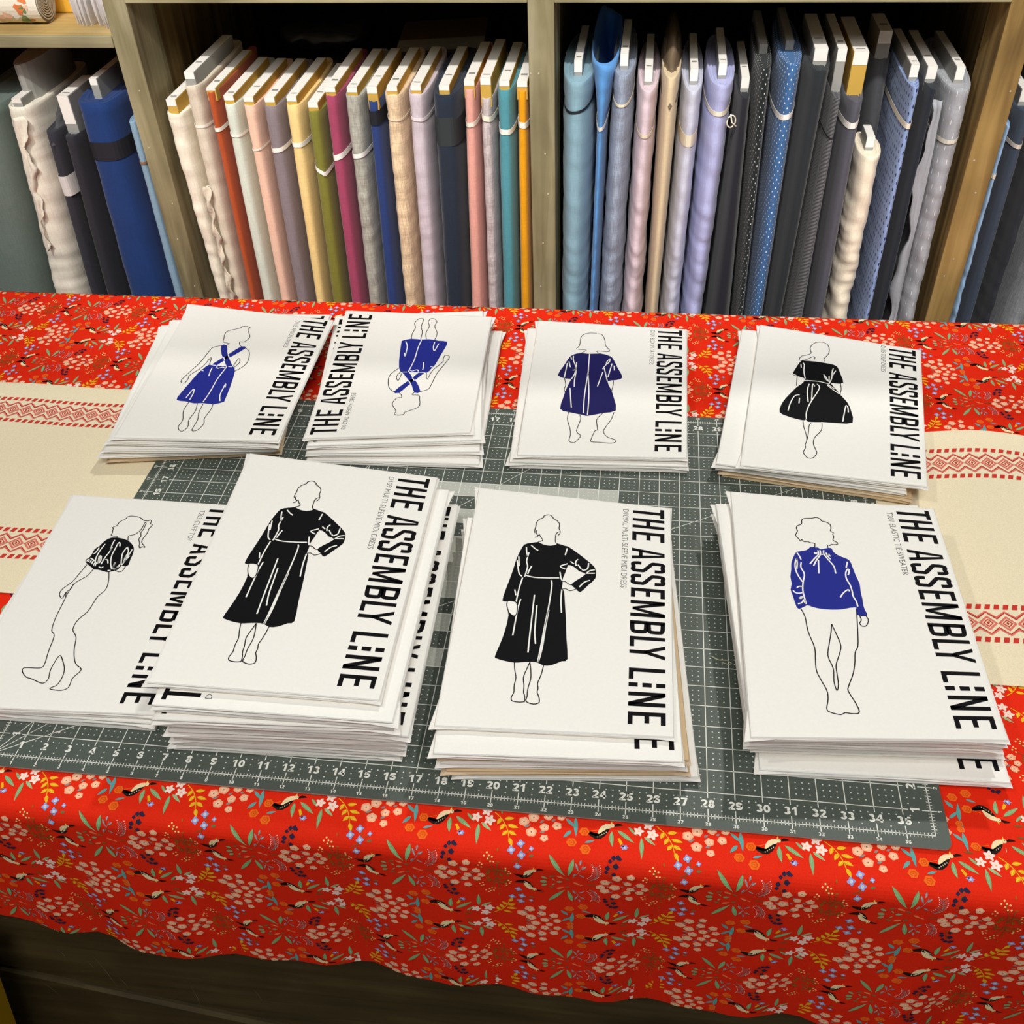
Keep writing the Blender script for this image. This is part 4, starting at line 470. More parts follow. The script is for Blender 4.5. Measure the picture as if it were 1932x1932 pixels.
me_o = m.build('tablecloth', CLOTH)
tag(me_o, 'bright red cotton tablecloth printed with flowers and birds, draped over the work table', 'tablecloth')

# ------------------------------------------------------------------ runner
m = MB(); LNN = lin('eadfc0'); RR = lin('c93a30'); R2 = lin('dd7468'); R3 = lin('b8342e')
def ryb(x): return .3165 - .0165*x + .0035*math.sin(x*9+.8) + .003*math.sin(x*23) + (.008*math.exp(-((x-.62)/.07)**2))
def ryf(x): return -.104 - .029*x + .003*math.sin(x*11)
ZR = -.0024
def rp(x, s, off=0):
    """s 0..1 from far to near edge"""
    return (x, ryb(x) + (ryf(x) - ryb(x)) * s, ZR + off + .0012*math.exp(-((x-.64)/.04)**2)*max(0, 1-s*3))
N = 110; RX0, RX1 = -1.2, 1.05
V = []; F = []
for i in range(N + 1):
    x = RX0 + (RX1-RX0)*i/N
    for j in range(9): V.append(rp(x, j/8))
for i in range(N):
    for j in range(8): F.append((i*9+j, i*9+j+1, (i+1)*9+j+1, (i+1)*9+j))
m.raw(V, F, LNN)
def rq(P, col, off): m.face([rp(x, s, off) for x, s in P], col)
for sc, hw in ((.1585, .060), (.8, .056)):
    # sc centre in s, hw half width in s
    p = .0098; x = RX0 + .02
    while x < RX1 - .03:
        for sg in (-1, 1):
            s0 = sc + sg*hw; h = .0085; sk = .0022
            rq([(x, s0-h), (x+.0058, s0-h), (x+.0058-sk, s0+h), (x-sk, s0+h)], RR, .00045)
        x += p
    p = .0205; x = RX0 + .03
    while x < RX1 - .05:
        H = hw*.62
        for scale, col in ((1.0, R2), (.55, RR)):
            w = p/2*scale; h = H*scale*.72; c = x + p/2
            pts = [(c-w, sc), (c, sc-h), (c+w, sc), (c, sc+h)]
            for i in range(4):
                a = pts[i]; b = pts[(i+1) % 4]
                k = .70; a2 = (c+(a[0]-c)*k, sc+(a[1]-sc)*k); b2 = (c+(b[0]-c)*k, sc+(b[1]-sc)*k)
                rq([a, b, b2, a2], col, .0005)
        rq([(c-.0016, sc), (c, sc-.006), (c+.0016, sc), (c, sc+.006)], R3, .0005)
        for sg in (-1, 1):
            for k, col in ((.0, R3), (.16, R2)):
                y0 = sc + sg*H*(.36+k); y1 = sc + sg*H*(1.0+k*.5); th = sg*H*.13
                rq([(x, y0), (x+p/2, y1), (x+p/2, y1+th), (x, y0+th)], col, .00048 + k*.0001)
                rq([(x+p/2, y1), (x+p, y0), (x+p, y0+th), (x+p/2, y1+th)], col, .00048 + k*.0001)
        x += p
    # pale weave lines
tag(m.build('table_runner', RUNNER), 'cream linen runner with two red woven diamond stripes lying under the cutting mat', 'table runner')

# ------------------------------------------------------------------ cutting mat
MT = empty('cutting_mat', (0, 0, -.0019)); MZ = .0019
tag(MT, 'dark green cutting mat with a white inch grid and numbers along its edges', 'cutting mat')
def ip(x, y, z): return ((x - 18) * IN, (y - 12) * IN, z + MZ)
m = MB(); DG = lin('4b554e'); WL = lin('e6e8e0'); DOT = lin('d6d8d0'); LG = lin('b9bdb4')
a, b = -.5, 36.5; c, d = -.5, 24.5; r = .3; ring = []
for cx, cy, s in ((b-r, d-r, 0), (a+r, d-r, 90), (a+r, c+r, 180), (b-r, c+r, 270)):
    for k in range(7): t = math.radians(s + 15*k); ring.append((cx + r*math.cos(t), cy + r*math.sin(t)))
n = len(ring)
m.raw([ip(x, y, 0) for x, y in ring] + [ip(x, y, -.0019) for x, y in ring], [tuple(range(n)), tuple(reversed(range(n, 2*n)))], DG)
m.raw([ip(x, y, 0) for x, y in ring] + [ip(x, y, -.0019) for x, y in ring], [(i, i+n, (i+1) % n + n, (i+1) % n) for i in range(n)], lin('9a9088'))
m.build('mat_sheet', MATM, MT)
m = MB()
def mq(P, col, z=.00012): m.face([ip(x, y, z) for x, y in P], col)
def seg(x0, y0, x1, y1, w=.03, col=WL, z=.00012):
    for q in ribbon([(x0, y0), (x1, y1)], w): mq(q, col, z)
LW = .034
# pale squares that form a pattern on the mat
for X, Yc in [(16, q) for q in (6, 8, 10, 11, 12, 13, 15, 17)] + [(q, 17) for q in range(12, 24)] + [(12, q) for q in (6, 8, 10, 13, 15)]:
    mq([(X, Yc), (X+1, Yc), (X+1, Yc+1), (X, Yc+1)], LG, .00006)
seg(0, 0, 36, 0, LW); seg(0, 24, 36, 24, LW); seg(0, 0, 0, 24, LW); seg(36, 0, 36, 24, LW)
for k in range(1, 36):
    seg(k, -.24, k, .30, LW); seg(k, .76, k, 23.24, LW); seg(k, 23.7, k, 24.24, LW)
for k in range(1, 24):
    seg(-.24, k, .30, k, LW); seg(.80, k, 35.2, k, LW); seg(35.7, k, 36.24, k, LW)
for k in range(36*8 + 1):
    if k % 8: x = k/8; seg(x, -.1, x, .1, .022); seg(x, 23.9, x, 24.1, .022)
for k in range(24*8 + 1):
    if k % 8: y = k/8; seg(-.1, y, .1, y, .022); seg(35.9, y, 36.1, y, .022)
for i in range(36):
    for j in range(24):
        for a in (.25, .5, .75):
            for b in (.25, .5, .75):
                x, y = i + a, j + b
                if (j == 0 and b < .7 or j == 23 and b > .3) and a != .5: continue
                if (i == 0 and a < .7 or i == 35 and a > .3) and b != .5: continue
                mq([(x-.028, y-.014), (x, y-.03), (x+.028, y-.014), (x+.028, y+.014), (x, y+.03), (x-.028, y+.014)], DOT)
for ang in (30, 45, 60):
    t = math.tan(math.radians(ang)); X = min(36, 24/t); seg(.05, .05*t, X, X*t, .03)
    t2 = -t; 
def digit_polys(ch):
    """bold grotesque numeral in a box 0.72 wide, 1 high"""
    t = .235; q = t/2; W_ = .72
    el = lambda cx, cy, rx, ry, a0, a1, n=18: [(cx + rx*math.cos(math.radians(a0 + (a1-a0)*k/n)), cy + ry*math.sin(math.radians(a0 + (a1-a0)*k/n))) for k in range(n+1)]
    rb = lambda P: [list(z) for z in ribbon(P, t)]
    R = lambda a, b, c, d: [(a, b), (c, b), (c, d), (a, d)]
    if ch == '0': return rb(el(.36, .5, .36-q, .5-q, 0, 360, 28))
    if ch == '1': return [R(.33, 0, .33+t*1.05, 1), [(.33, 1), (.33, .74), (.08, .62), (.08, .80), (.24, .88), (.33, 1)]]
    if ch == '2': return rb(el(.36, .70, .36-q, .30-q, 165, -35) + [(.36, .32), (q+.03, q)]) + [R(.02, 0, .72, .21)]
    if ch == '3': return rb(el(.35, .735, .31-q, .265-q, 160, -90)) + rb(el(.35, .285, .36-q, .285-q, 90, -165))
    if ch == '4': return [R(.42, 0, .42+t, 1), R(0, .20, .74, .40), [(.42, 1), (.56, 1), (.20, .40), (0, .40), (0, .36)]]
    if ch == '5': return [R(.12, .80, .68, 1), [(.12, 1), (.32, 1), (.27, .46), (.04, .46)]] + rb(el(.35, .33, .36-q, .33-q, 128, -160))
    if ch == '6': return rb(el(.36, .33, .36-q, .33-q, 0, 360, 26)) + rb([(.64, .76)] + el(.38, .66, .27, .34-q, 55, 180, 10) + [(q, .34)])
    if ch == '7': return [R(.02, .79, .72, 1), [(.46, .82), (.72, .82), (.44, 0), (.17, 0)]]
    if ch == '8': return rb(el(.36, .745, .31-q, .255-q, 0, 360, 24)) + rb(el(.36, .285, .36-q, .285-q, 0, 360, 26))
    return [[(.72-x, 1-y) for x, y in p] for p in digit_polys('6')]
def mnum(s, w, h):
    o = []; adv = .80; tw = adv*len(s) - .08
    for i, ch in enumerate(s):
        for p in digit_polys(ch): o.append([((x + adv*i - tw/2)*h*1.02, (y - .5)*h) for x, y in p])
    return o
def mtext(s, x, y, w, h, rot=0):
    for tr in mnum(s, w, h):
        P = [(x - q[1], y + q[0]) if rot else (x + q[0], y + q[1]) for q in tr]
        mq(P, WL, .00016 if len(P) > 4 else .00018)
for k in range(1, 36):
    s = str(k); w = .19 if s == '1' else .26 if len(s) == 1 else .56
    mtext(s, k, .52, w, .33); mtext(s, k, -.33, .2 if len(s) > 1 else .1, .14)
    mtext(s, k, 23.48, w, .33); mtext(s, k, 24.33, .2 if len(s) > 1 else .1, .14)
for k in range(1, 24):
    s = str(k); w = .19 if s == '1' else .26 if len(s) == 1 else .56
    mtext(s, .55, k, w, .33, 1); mtext(s, -.33, k, .2 if len(s) > 1 else .1, .14, 1)
    mtext(s, 35.45, k, w, .33, 1); mtext(s, 36.33, k, .2 if len(s) > 1 else .1, .14, 1)
mtext('30', 2.22, 1.24, .16, .12)
m.build('grid_print', MATM, MT)
# loose thread on the mat
m = MB()
m.tube([(.262, -.1119, .0009), (.2658, -.1147, .0010), (.2697, -.1164, .0009), (.2782, -.1162, .0012), (.2832, -.1205, .0009), (.2808, -.1222, .0009), (.2776, -.1212, .0009), (.2721, -.1191, .0009)], [.0009, .0008, .0006, .0006, .0006, .0005, .0005, .0004], 6)
tag(m.build('thread_scrap', plain('pale_thread', 'a9aa92', .9), smooth=True), 'short loose grey green thread lying on the cutting mat', 'thread')

# ------------------------------------------------------------------ pattern envelopes
WHITE = lin('f0f0eb'); INK = lin('0b090c'); KR = lin('cdb48f'); GREYINK = lin('4a4a4a')
DCOL = {0: lin('0d0e11'), 1: lin('232c8a'), 2: lin('1f1d58')}
EW, EL = .229, .324
LET = [('T', 20, 68), ('H', 77, 126), ('E', 146, 191), ('A', 229, 282), ('S', 293, 343), ('S', 353, 402), ('E', 417, 459), ('M', 473, 543), ('B', 561, 614), ('L', 627, 669), ('Y', 661, 718), ('L', 754, 797), ('i', 810, 826), ('N', 845, 898), ('E', 918, 963)]
def letter(ch, w, H, t):
    R = lambda a, b, c, d: [(a, b), (c, b), (c, d), (a, d)]
    q = t * .5
    if ch == 'T': return [R(0, H-t, w, H), R(w/2-q, 0, w/2+q, H-t)]
    if ch == 'H': return [R(0, 0, t, H), R(w-t, 0, w, H), R(t, H*.43, w-t, H*.43+t)]
    if ch == 'E': return [R(0, 0, t, H), R(t, 0, w, t), R(t, H-t, w, H), R(t, H*.44, w*.88, H*.44+t)]
    if ch == 'L': return [R(0, 0, t, H), R(t, 0, w, t)]
    if ch == 'i': return [R(0, 0, w, H*.25), R(0, H*.375, w, H*.63), R(0, H*.75, w, H)]
    if ch == 'A': c = w/2; return [[(0, 0), (t, 0), (c+t*.05, H), (c-t*.65, H)], [(w-t, 0), (w, 0), (c+t*.65, H), (c-t*.05, H)], R(w*.25, H*.22, w*.75, H*.22+t*.85)]
    if ch == 'M': c = w/2; return [R(0, 0, t, H), R(w-t, 0, w, H), [(0, H), (t*1.1, H), (c+q*.7, H*.06), (c-q*.7, H*.06)], [(w-t*1.1, H), (w, H), (c+q*.7, H*.06), (c-q*.7, H*.06)]]
    if ch == 'N': return [R(0, 0, t, H), R(w-t, 0, w, H), [(0, H), (t*1.05, H), (w, 0), (w-t*1.05, 0)]]
    if ch == 'Y': c = w/2; return [R(c-q, 0, c+q, H*.45), [(0, H), (t, H), (c+q, H*.40), (c-q, H*.45)], [(w-t, H), (w, H), (c+q, H*.45), (c-q, H*.40)]]
    if ch == 'S':
        P = [(w-q, .70*H), (w-q, .83*H), (w*.78, .955*H), (w*.5, H-q), (w*.22, .955*H), (q, .83*H), (q, .72*H), (w*.16, .63*H), (w*.5, .5*H), (w*.84, .37*H), (w-q, .28*H), (w-q, .17*H), (w*.78, .045*H), (w*.5, q), (w*.22, .045*H), (q, .17*H), (q, .30*H)]
        return [list(z) for z in ribbon(smooth_line(P, 4), t)]
    if ch == 'B':
        o = [R(0, 0, t, H)]
        for a, b in ((.47*H+t*.5, H-q), (q, .53*H-t*.5+q*.0)):
            P = [(q, b), (w*.45, b), (w*.8, b-(b-a)*.06), (w-q, b-(b-a)*.3), (w-q, a+(b-a)*.3), (w*.8, a+(b-a)*.06), (w*.45, a), (q, a)]
            o += [list(z) for z in ribbon(smooth_line(P, 4), t)]
        return o
def P2(l): return [(l[i]/1000*EW, l[i+1]/1000*EL) for i in range(0, len(l), 2)]
SUBS = {'D109': ('D109 MULTI-SLEEVE MIDI DRESS', .034, .400), 'D109XL': ('D109XL MULTI-SLEEVE MIDI DRESS', .037, .422), 'T201': ('T201 ELASTIC TIE SWEATER', .044, .353), 'T203': ('T203 CUFF TOP', .046, .216),
        'D101': ('D101 BOX PLEAT DRESS', .032, .325), 'D105': ('D105 TULIP DRESS', .021, .233), 'D103': ('D103 APRON DRESS', .046, .283), 'D103XL': ('D103XL APRON DRESS', .052, .312)}
_pr = {}
def print_of(design):
    """(list of (poly, colour, lift)) in metres on the page: x to the right, y towards the foot"""
    if design in _pr: return _pr[design]
    D = ENV['D'][design]; out = []
    dc = DCOL[D['col']]
    thin = .00105
    for l in D['f']:
        Q = smooth_line(P2(l + l[:2]), 2)[:-1]
        for t in tris(Q): out.append((t, dc, .00012))
        for q in ribbon(Q + Q[:1], .0009): out.append((q, dc, .00013))
    for l in D['h']:
        for t in tris(P2(l + l[:0])): out.append((t, WHITE, .00018))
        for q in ribbon(smooth_line(P2(l)), thin): out.append((q, INK, .00030))
    for l in D['w']:
        for q in ribbon(smooth_line(P2(l)), .0015): out.append((q, WHITE, .00022))
    for l in D['k']:
        for q in ribbon(smooth_line(P2(l)), thin): out.append((q, INK, .00028))
    H = .158*EW; t = .0047
    for ch, a, b in LET:
        w = (b-a)/1000*EL
        for poly in letter(ch, w, H, t):
            out.append(([(.808*EW + y, a/1000*EL + x) for x, y in poly], INK, .00014 + (.00002 if ch in 'AMNY' else 0)))
    s, v0, v1 = SUBS[design]
    for tr in text_fit(s, v0*EL, v1*EL, .759*EW, .787*EW, -.008):
        out.append(([(y, x) for x, y in tr], GREYINK, .00014))
    _pr[design] = out
    return out
STACK = {'D109': 'tallest stack left of centre', 'D109XL': 'front centre black dress stack', 'T201': 'front right blue sweater stack', 'T203': 'low stack at front left',
         'D103': 'back left apron dress stack', 'D103XL': 'upside down apron dress stack', 'D101': 'indigo pleated dress stack', 'D105': 'back right tulip dress stack'}
WHAT = {'D109': 'black midi dress', 'D109XL': 'black midi dress', 'T201': 'blue sweater', 'T203': 'black cuffed top', 'D103': 'blue apron dress', 'D103XL': 'blue apron dress', 'D101': 'indigo pleated dress', 'D105': 'black tulip dress'}
ORD = ['topmost', 'second from top', 'third from top', 'fourth from top', 'fifth from top', 'sixth from top', 'seventh from top', 'eighth from top']
cnt = {}; tot = {}
for e in ENV['E']: tot[e['s']] = tot.get(e['s'], 0) + 1
for e in ENV['E']:
    st = e['s']; i = cnt.get(st, 0); cnt[st] = i + 1
    Q = [Vector((p[0], p[1])) for p in e['q']]
    if e['r']: Q = [Q[2], Q[3], Q[0], Q[1]]
    cen = sum(Q, Vector((0, 0))) / 4
    z0, z1 = e['z0'] + .0004, e['z1'] - .0004
    rootn = empty('pattern_envelope', (cen.x, cen.y, z0))
    pos = 'bottom one' if i == tot[st] - 1 else ORD[i]
    if i == 0: lab = 'white pattern envelope showing a %s, topmost of the %s' % (WHAT[st], STACK[st])
    elif e['k']: lab = 'kraft backed pattern envelope face down, %s in the %s' % (pos, STACK[st])
    elif e['r'] != ENV['E'][[q['s'] for q in ENV['E']].index(st)]['r']: lab = 'white pattern envelope turned around, %s in the %s' % (pos, STACK[st])
    else: lab = 'white pattern envelope mostly covered, %s in the %s' % (pos, STACK[st])
    tag(rootn, lab, 'sewing pattern', 'sewing pattern envelopes stacked on the table')
    def pg(x, y, z):
        u, v = x/EW, y/EL
        p = (1-v)*((1-u)*Q[0] + u*Q[1]) + v*((1-u)*Q[3] + u*Q[2])
        return (p.x - cen.x, p.y - cen.y, z - z0)
    rr = random.Random(sum(map(ord, st)) + i*17)
    base = KR if e['k'] else mixc(WHITE, lin('e9e6e0'), rr.random()*.5)
    back = KR
    side = KR if e['k'] else mixc(base, lin('e4e0da'), .4)
    # panels
    m = MB(); NU, NV = 6, 8; T = z1 - z0
    ins = .0035
    top = [(ins, ins), (EW-ins, ins), (EW-ins, EL-ins), (ins, EL-ins)]
    m.face([pg(x, y, z1) for x, y in (top[0], top[3], top[2], top[1])], base)
    def rect_ring(k, zz, n=10, ear=0.0, wob=0.0, seedk=0):
        """k: inset from the page edge (negative = bulge)"""
        R = []
        rs = random.Random(seedk)
        for sidei, (A, B_) in enumerate((((0, 0), (1, 0)), ((1, 0), (1, 1)), ((1, 1), (0, 1)), ((0, 1), (0, 0)))):
            for j in range(n):
                t = j/n; u = A[0] + (B_[0]-A[0])*t; v = A[1] + (B_[1]-A[1])*t
                x = k + u*(EW-2*k); y = k + v*(EL-2*k)
                zw = zz + (wob * math.sin(3*t*PI + seedk) if wob and 0 < j else 0)
                if ear and j == 0: x += (1 if u > .5 else -1)*ear*(1.2 if u < .5 else .3); y += (1 if v > .5 else -1)*ear*.6
                R.append(pg(x, y, zw))
        return R
    n4 = 40
    r0 = rect_ring(ins, z1); r1 = rect_ring(.0010, z1 - .0006); r2 = rect_ring(.0002, z1 - .0018)
    def band(mb, A, B_, col): 
        mb.raw(A + B_, [(j, (j+1) % n4, (j+1) % n4 + n4, j + n4) for j in range(n4)], col)
    band(m, r1, r0, base); band(m, r2, r1, base)
    pr = print_of(e['d']) if not e['k'] else []
    for poly, col, lift in pr:
        Pp = [pg(x, y, z1 + lift) for x, y in poly]
        m.face(Pp[::-1], col)
    m.build('front_panel', PAPER, rootn)
    if e['k']: rootn.children[0]['label'] = 'brown kraft panel'
    m = MB()
    zm = z0 + T*rr.uniform(.42, .55)
    r3 = rect_ring(.0009, zm + T*.16, 10, .0, T*.05, i+3); r4 = rect_ring(-.0002, zm, 10, .0042, T*.07, i+5); r5 = rect_ring(.0008, zm - T*.16, 10, .0, T*.05, i+9); r6 = rect_ring(.0003, z0 + .0012)
    band(m, r3, r2, side); band(m, r4, r3, mixc(side, (1, 1, 1), .1)); band(m, r5, r4, side); band(m, r6, r5, side)
    m.build('gusset', PAPER, rootn)
    m = MB(); r7 = rect_ring(.002, z0)
    band(m, r7, r6, back if not e['k'] else base); m.face([pg(x, y, z0) for x, y in ((.002, .002), (EW-.002, .002), (EW-.002, EL-.002), (.002, EL-.002))], back)
    m.build('back_panel', PAPER, rootn)

# ------------------------------------------------------------------ fabric bolts
def superring(w, d, n=36, p=3.2):
    R = []
    for k in range(n):
        a = 2*PI*k/n; c, s = math.cos(a), math.sin(a)
        R.append((w/2*math.copysign(abs(c)**(2/p), c), d/2*math.copysign(abs(s)**(2/p), s)))
    return R
ZF = -.31
def bolt(lab, col, xl, xr, zt, bl, br, zb, o, idx):
    rr = random.Random(idx*13 + 5)
    s = (ZF - zb) / (zb - zt)
    fl = bl + (bl - xl)*s; fr = br + (br - xr)*s           # straight on down to the shelf board
    wt, wb = (xr - xl)*.955, (fr - fl)*.955
    if wb < .012: wb = .012
    dep = .225; y0 = .712 + o.get('dy', 0)
    if o.get('r'): dep = .24
    dep = o.get('dep', dep)
    bx = (fl + fr)/2; root = empty('fabric_bolt', (bx, y0 + dep/2, ZF + .0004))
    tag(root, lab, 'fabric bolt', 'bolts of cloth standing on the shelf')
    H = zt - ZF; sh = (xl + xr)/2 - bx
    mat = fabric('cloth_' + str(idx), col, o.get('lin', 0), o.get('dots'), o.get('big', 0), o.get('dash', 0), o.get('tex', 0))
    wr = o.get('wr', .0007); n = 40
    NZ = 110 if wr > .0015 else 36
    ph = [rr.uniform(0, 6) for _ in range(8)]
    bandz = (o['band'][0] - ZF) if o.get('band') else None
    def cx(h): return sh*h/H
    def wid(h): return wb + (wt - wb)*h/H
    def squeeze(h):
        if bandz is None: return 1.0
        return 1 - .10*math.exp(-((h-bandz)/.012)**2)*(1 if o['band'][2] < .02 else .4)
    pw = 2.4 if o.get('r') else 3.4
    def ringpts(h, grow=0.0, ex=0.0):
        w = (wid(h))*squeeze(h) + grow; d = dep + grow
        if o.get('flare'):
            f = max(0, (h - H*.80)/(H*.20)); w *= 1 + 1.6*f*f
        R = []; ff = max(0, (h - H*.84)/(H*.16)) if o.get('flare') else 0
        for k, (x, y) in enumerate(superring(w, d, n, pw)):
            a = 2*PI*k/n
            lowf = (.75 + .35*math.cos(PI*h/H)) if o.get('r') else .6
            am = .55 + .45*math.sin(h*23 + a + ph[6]); q = wr * (math.sin(h*300 + 1.6*math.sin(a*2+ph[0]) + 3*math.sin(h*19+ph[7]))*.42*am + math.sin(h*173 + 2.2*math.sin(a+ph[2]) + ph[3])*.45 + math.sin(h*61 + a*2 + ph[4])*.7) * lowf
            q += .0005*math.sin(h*22 + a*3 + ph[5])
            l = math.hypot(x, y) or 1
            R.append((cx(h) + x + x/l*q, y + y/l*q*1.0, h + ff*ff*(.014*math.sin(a) + .007*math.sin(3*a + 1))))
        return R
    m = MB(); sr = superring(wt, dep, n, pw); arc = [0]
    for k in range(n): arc.append(arc[-1] + math.hypot(sr[(k+1) % n][0]-sr[k][0], sr[(k+1) % n][1]-sr[k][1]))
    hs = [H*k/NZ for k in range(NZ + 1)]
    rings = [ringpts(h) for h in hs]
    def strip(A, B_, ha, hb):
        for k in range(n):
            l = (k+1) % n
            m.face([A[k], A[l], B_[l], B_[k]], uv=[(arc[k], ha), (arc[k+1], ha), (arc[k+1], hb), (arc[k], hb)])
    for i in range(NZ): strip(rings[i], rings[i+1], hs[i], hs[i+1])
    # rolled top: rounded lip, then layered turns sinking towards the board
    last = rings[-1]; c = Vector((cx(H), 0, H))
    def inset(k, z, wob=0):
        R = []
        for j, p in enumerate(last):
            x = c.x + (p[0]-c.x)*k; y = p[1]*(1 - (1-k)*wt/dep*1.05)
            R.append((x, y, H + z + wob*math.sin(j*.9 + ph[6])))
        return R
    prev = last; pz = H
    if o.get('flare'):
        seq = [(.93, .001, 0), (.85, -.02, 0), (.5, -.07, 0), (.2, -.10, 0)]
    else:
        seq = [(.95, .0016, .0006), (.86, .0008, .0006), (.80, -.0022, 0), (.72, .0006, .0008), (.62, .0002, .0006), (.57, -.003, 0), (.45, -.0008, .0005), (.30, -.0012, 0)]
    for k, z, wob in seq:
        R = inset(k, z, wob); strip(prev, R, pz, pz + .004); prev = R; pz += .004
    m.face(prev, uv=[(0, 0)]*n)
    if o.get('flare'):
        pass
    ob = m.build('cloth_wrap', mat, root, smooth=True)
    # board core and its paper label
    if not o.get('no_board'):
        mid = not o.get('r')
        bw = o.get('bw', .0165 if mid else .0125); bw = min(bw, wt*.8); bh = o.get('bh', .013 if mid else .022)
        bl_ = o.get('bl', .185 if mid else .17); bf = o.get('bf', .006 if mid else .035)
        ya, yb = -dep/2 + bf, -dep/2 + bf + bl_
        x0 = cx(H)
        m = MB(); m.box((x0 - bw/2, ya, H - .014), (x0 + bw/2, yb, H + bh))
        bo = m.build('core_board', KRAFT if (mid and not o.get('grey') and idx > 5) or o.get('kraft') else GREYB, root)
        bv = bo.modifiers.new('edge', 'BEVEL'); bv.width = .0012; bv.segments = 2
        if not o.get('nolab'):
            m = MB(); e = .0004; ln = bl_ - .004
            drop = min(bh*.55, .010) if mid else min(bh*.8, .018)
            m.box((x0 - bw*.47, ya - e, H + bh), (x0 + bw*.47, ya + ln, H + bh + e))
            m.box((x0 - bw*.47, ya - e*1.5, H + bh - (o.get('wlab') or drop)), (x0 + bw*.47, ya - e*.2, H + bh + e))
            # small printed code and lines of writing
            for k in range(3):
                yk = ya + .012 + k*.016
                m.face([(x0 - bw*.30, yk, H+bh+e*1.6), (x0 + bw*.30, yk, H+bh+e*1.6), (x0 + bw*.30, yk+.004+.003*(k == 1), H+bh+e*1.6), (x0 - bw*.30, yk+.004+.003*(k == 1), H+bh+e*1.6)], (0, 0, 0), 1) if (k + idx) % 3 == 0 else None
            m.build('paper_label', [LABELM, plain('label_print', '8c8a84', .7)], bo)
    if o.get('core'):
        m = MB(); P = []
        for k in range(24):
            a = 2*PI*k/24; P.append((.021*math.cos(a), .085*math.sin(a)))
        V = [(cx(H)+x, y+.01, H-.02) for x, y in P] + [(cx(H)+x, y+.01, H+.055) for x, y in P]
        m.raw(V, [(k, (k+1) % 24, (k+1) % 24+24, k+24) for k in range(24)] + [tuple(range(24, 48))])
        m.build('cardboard_core', GREYB, root)
    if o.get('band'):
        bz, bc, hh, tilt = o['band']; h = bz - ZF
        A = ringpts(h, .0022); m = MB(); V = []
        for q in (-1, 1):
            for g in (0, 1):
                for k, p in enumerate(ringpts(h, .0022 + .0010*g)):
                    fx = (p[0]-cx(h))/max(wid(h), .01)
                    dz = tilt*.05*(fx) if not (o.get('coll')) else -.010*(1-abs(fx*2-.5))+.006
                    V.append((p[0], p[1], h + q*hh/2 + dz*1.0))
        F = []
        for k in range(n):
            l = (k+1) % n
            for a, b in ((0, 1), (1, 3), (3, 2), (2, 0)): F.append((a*n+k, a*n+l, b*n+l, b*n+k))
        m.raw(V, F); m.build('elastic_band', plain('band_' + str(idx), bc, .8), root)
    if o.get('bow'):
        h = bz - ZF; X = cx(h) + wid(h)*.42; Yq = -dep/2*.80 - .012
        m = MB(); lp = [(X + .004*math.sin(t)*1.6 + .002, Yq + .003*math.sin(t), h - .006 - .009*(1-math.cos(t))) for t in [2*PI*k/16 for k in range(16)]]
        m.tube(lp, .0011, 6, closed=True); m.tube([(X, Yq, h-.004), (X+.003, Yq-.001, h-.016), (X+.010, Yq-.001, h-.022)], .0011, 6)
        m.build('ribbon_bow', STRING, root, smooth=True)
    if o.get('ruffle'):
        m = MB(); N = 34; V = []; ys = -dep/2 - .002
        for k in range(N):
            h = H*(.74 - .36*k/N); q = math.sin(k*1.05)*.0022 + math.sin(k*.5)*.0012; q2 = math.sin(k*.8+1)*.004
            for t in range(5):
                V.append((cx(h) - wid(h)*.34 + q*(t-1)*.6 + (t-2)*.0022, ys - .005 - .004*math.sin(t*1.3 + k*1.15) + q2*.6, h))
        F = [(k*5+t, k*5+t+1, (k+1)*5+t+1, (k+1)*5+t) for k in range(N-1) for t in range(4)]
        m.raw(V, F); w_ = m.build('loose_end', mat, root, smooth=True); sd = w_.modifiers.new('thickness', 'SOLIDIFY'); sd.thickness = .0009
    if o.get('fold') or o.get('loose'):
        m = MB(); N = 40; V = []; sgx = -1 if o.get('fold') else -.2
        for k in range(N):
            h = H*(.97 - .95*k/N) if o.get('fold') else H*(.98 - .42*k/N)
            wv = .004*math.sin(k*.55) + .002*math.sin(k*1.4)
            for t in range(5):
                V.append((cx(h) + sgx*wid(h)*.47 - (t*.0036 - .002)*(1 if o.get('fold') else -1.4*(1-k/N)) + wv*t*.3, (-dep/2*.82 if o.get('fold') else -dep/2*1.0) - .006 - .004*math.sin(t*1.5 + k*.25) , h))
        F = [(k*5+t, k*5+t+1, (k+1)*5+t+1, (k+1)*5+t) for k in range(N-1) for t in range(4)]
        m.raw(V, F); w_ = m.build('loose_end', mat, root, smooth=True); sd = w_.modifiers.new('thickness', 'SOLIDIFY'); sd.thickness = .001
    if o.get('cap'):
        m = MB(); V = []; big = o['cap'] == 2
        K = 20; J = 12; hh = .075 if big else .055
        for j in range(J + 1):
            t = j/J; kk = (1 - .55*t**1.5) if not big else (1 + .10*math.sin(PI*t))*(1 - .55*t**3)
            for k in range(K):
                a = 2*PI*k/K; w = (wt/2 + (.0 if not big else .001))*kk*(1+.05*math.sin(a*5+j*1.3)); d = (dep/2 + .003)*(1-.4*t)*(1+.04*math.sin(a*7+j))
                V.append((cx(H) + w*math.cos(a), d*math.sin(a) + (.02*t), H - (.02 if not big else .04) + hh*t))
        F = [(j*K+k, j*K+(k+1) % K, (j+1)*K+(k+1) % K, (j+1)*K+k) for j in range(J) for k in range(K)] + [tuple(J*K+k for k in range(K))]
        m.raw(V, F); m.build('plastic_cap', PLASTIC if not big else plain('brown_translucent_wrap', '6a5a48', .25, .5), root, smooth=True)
    return root
for i, b in enumerate(BOLTS): bolt(*b, i)

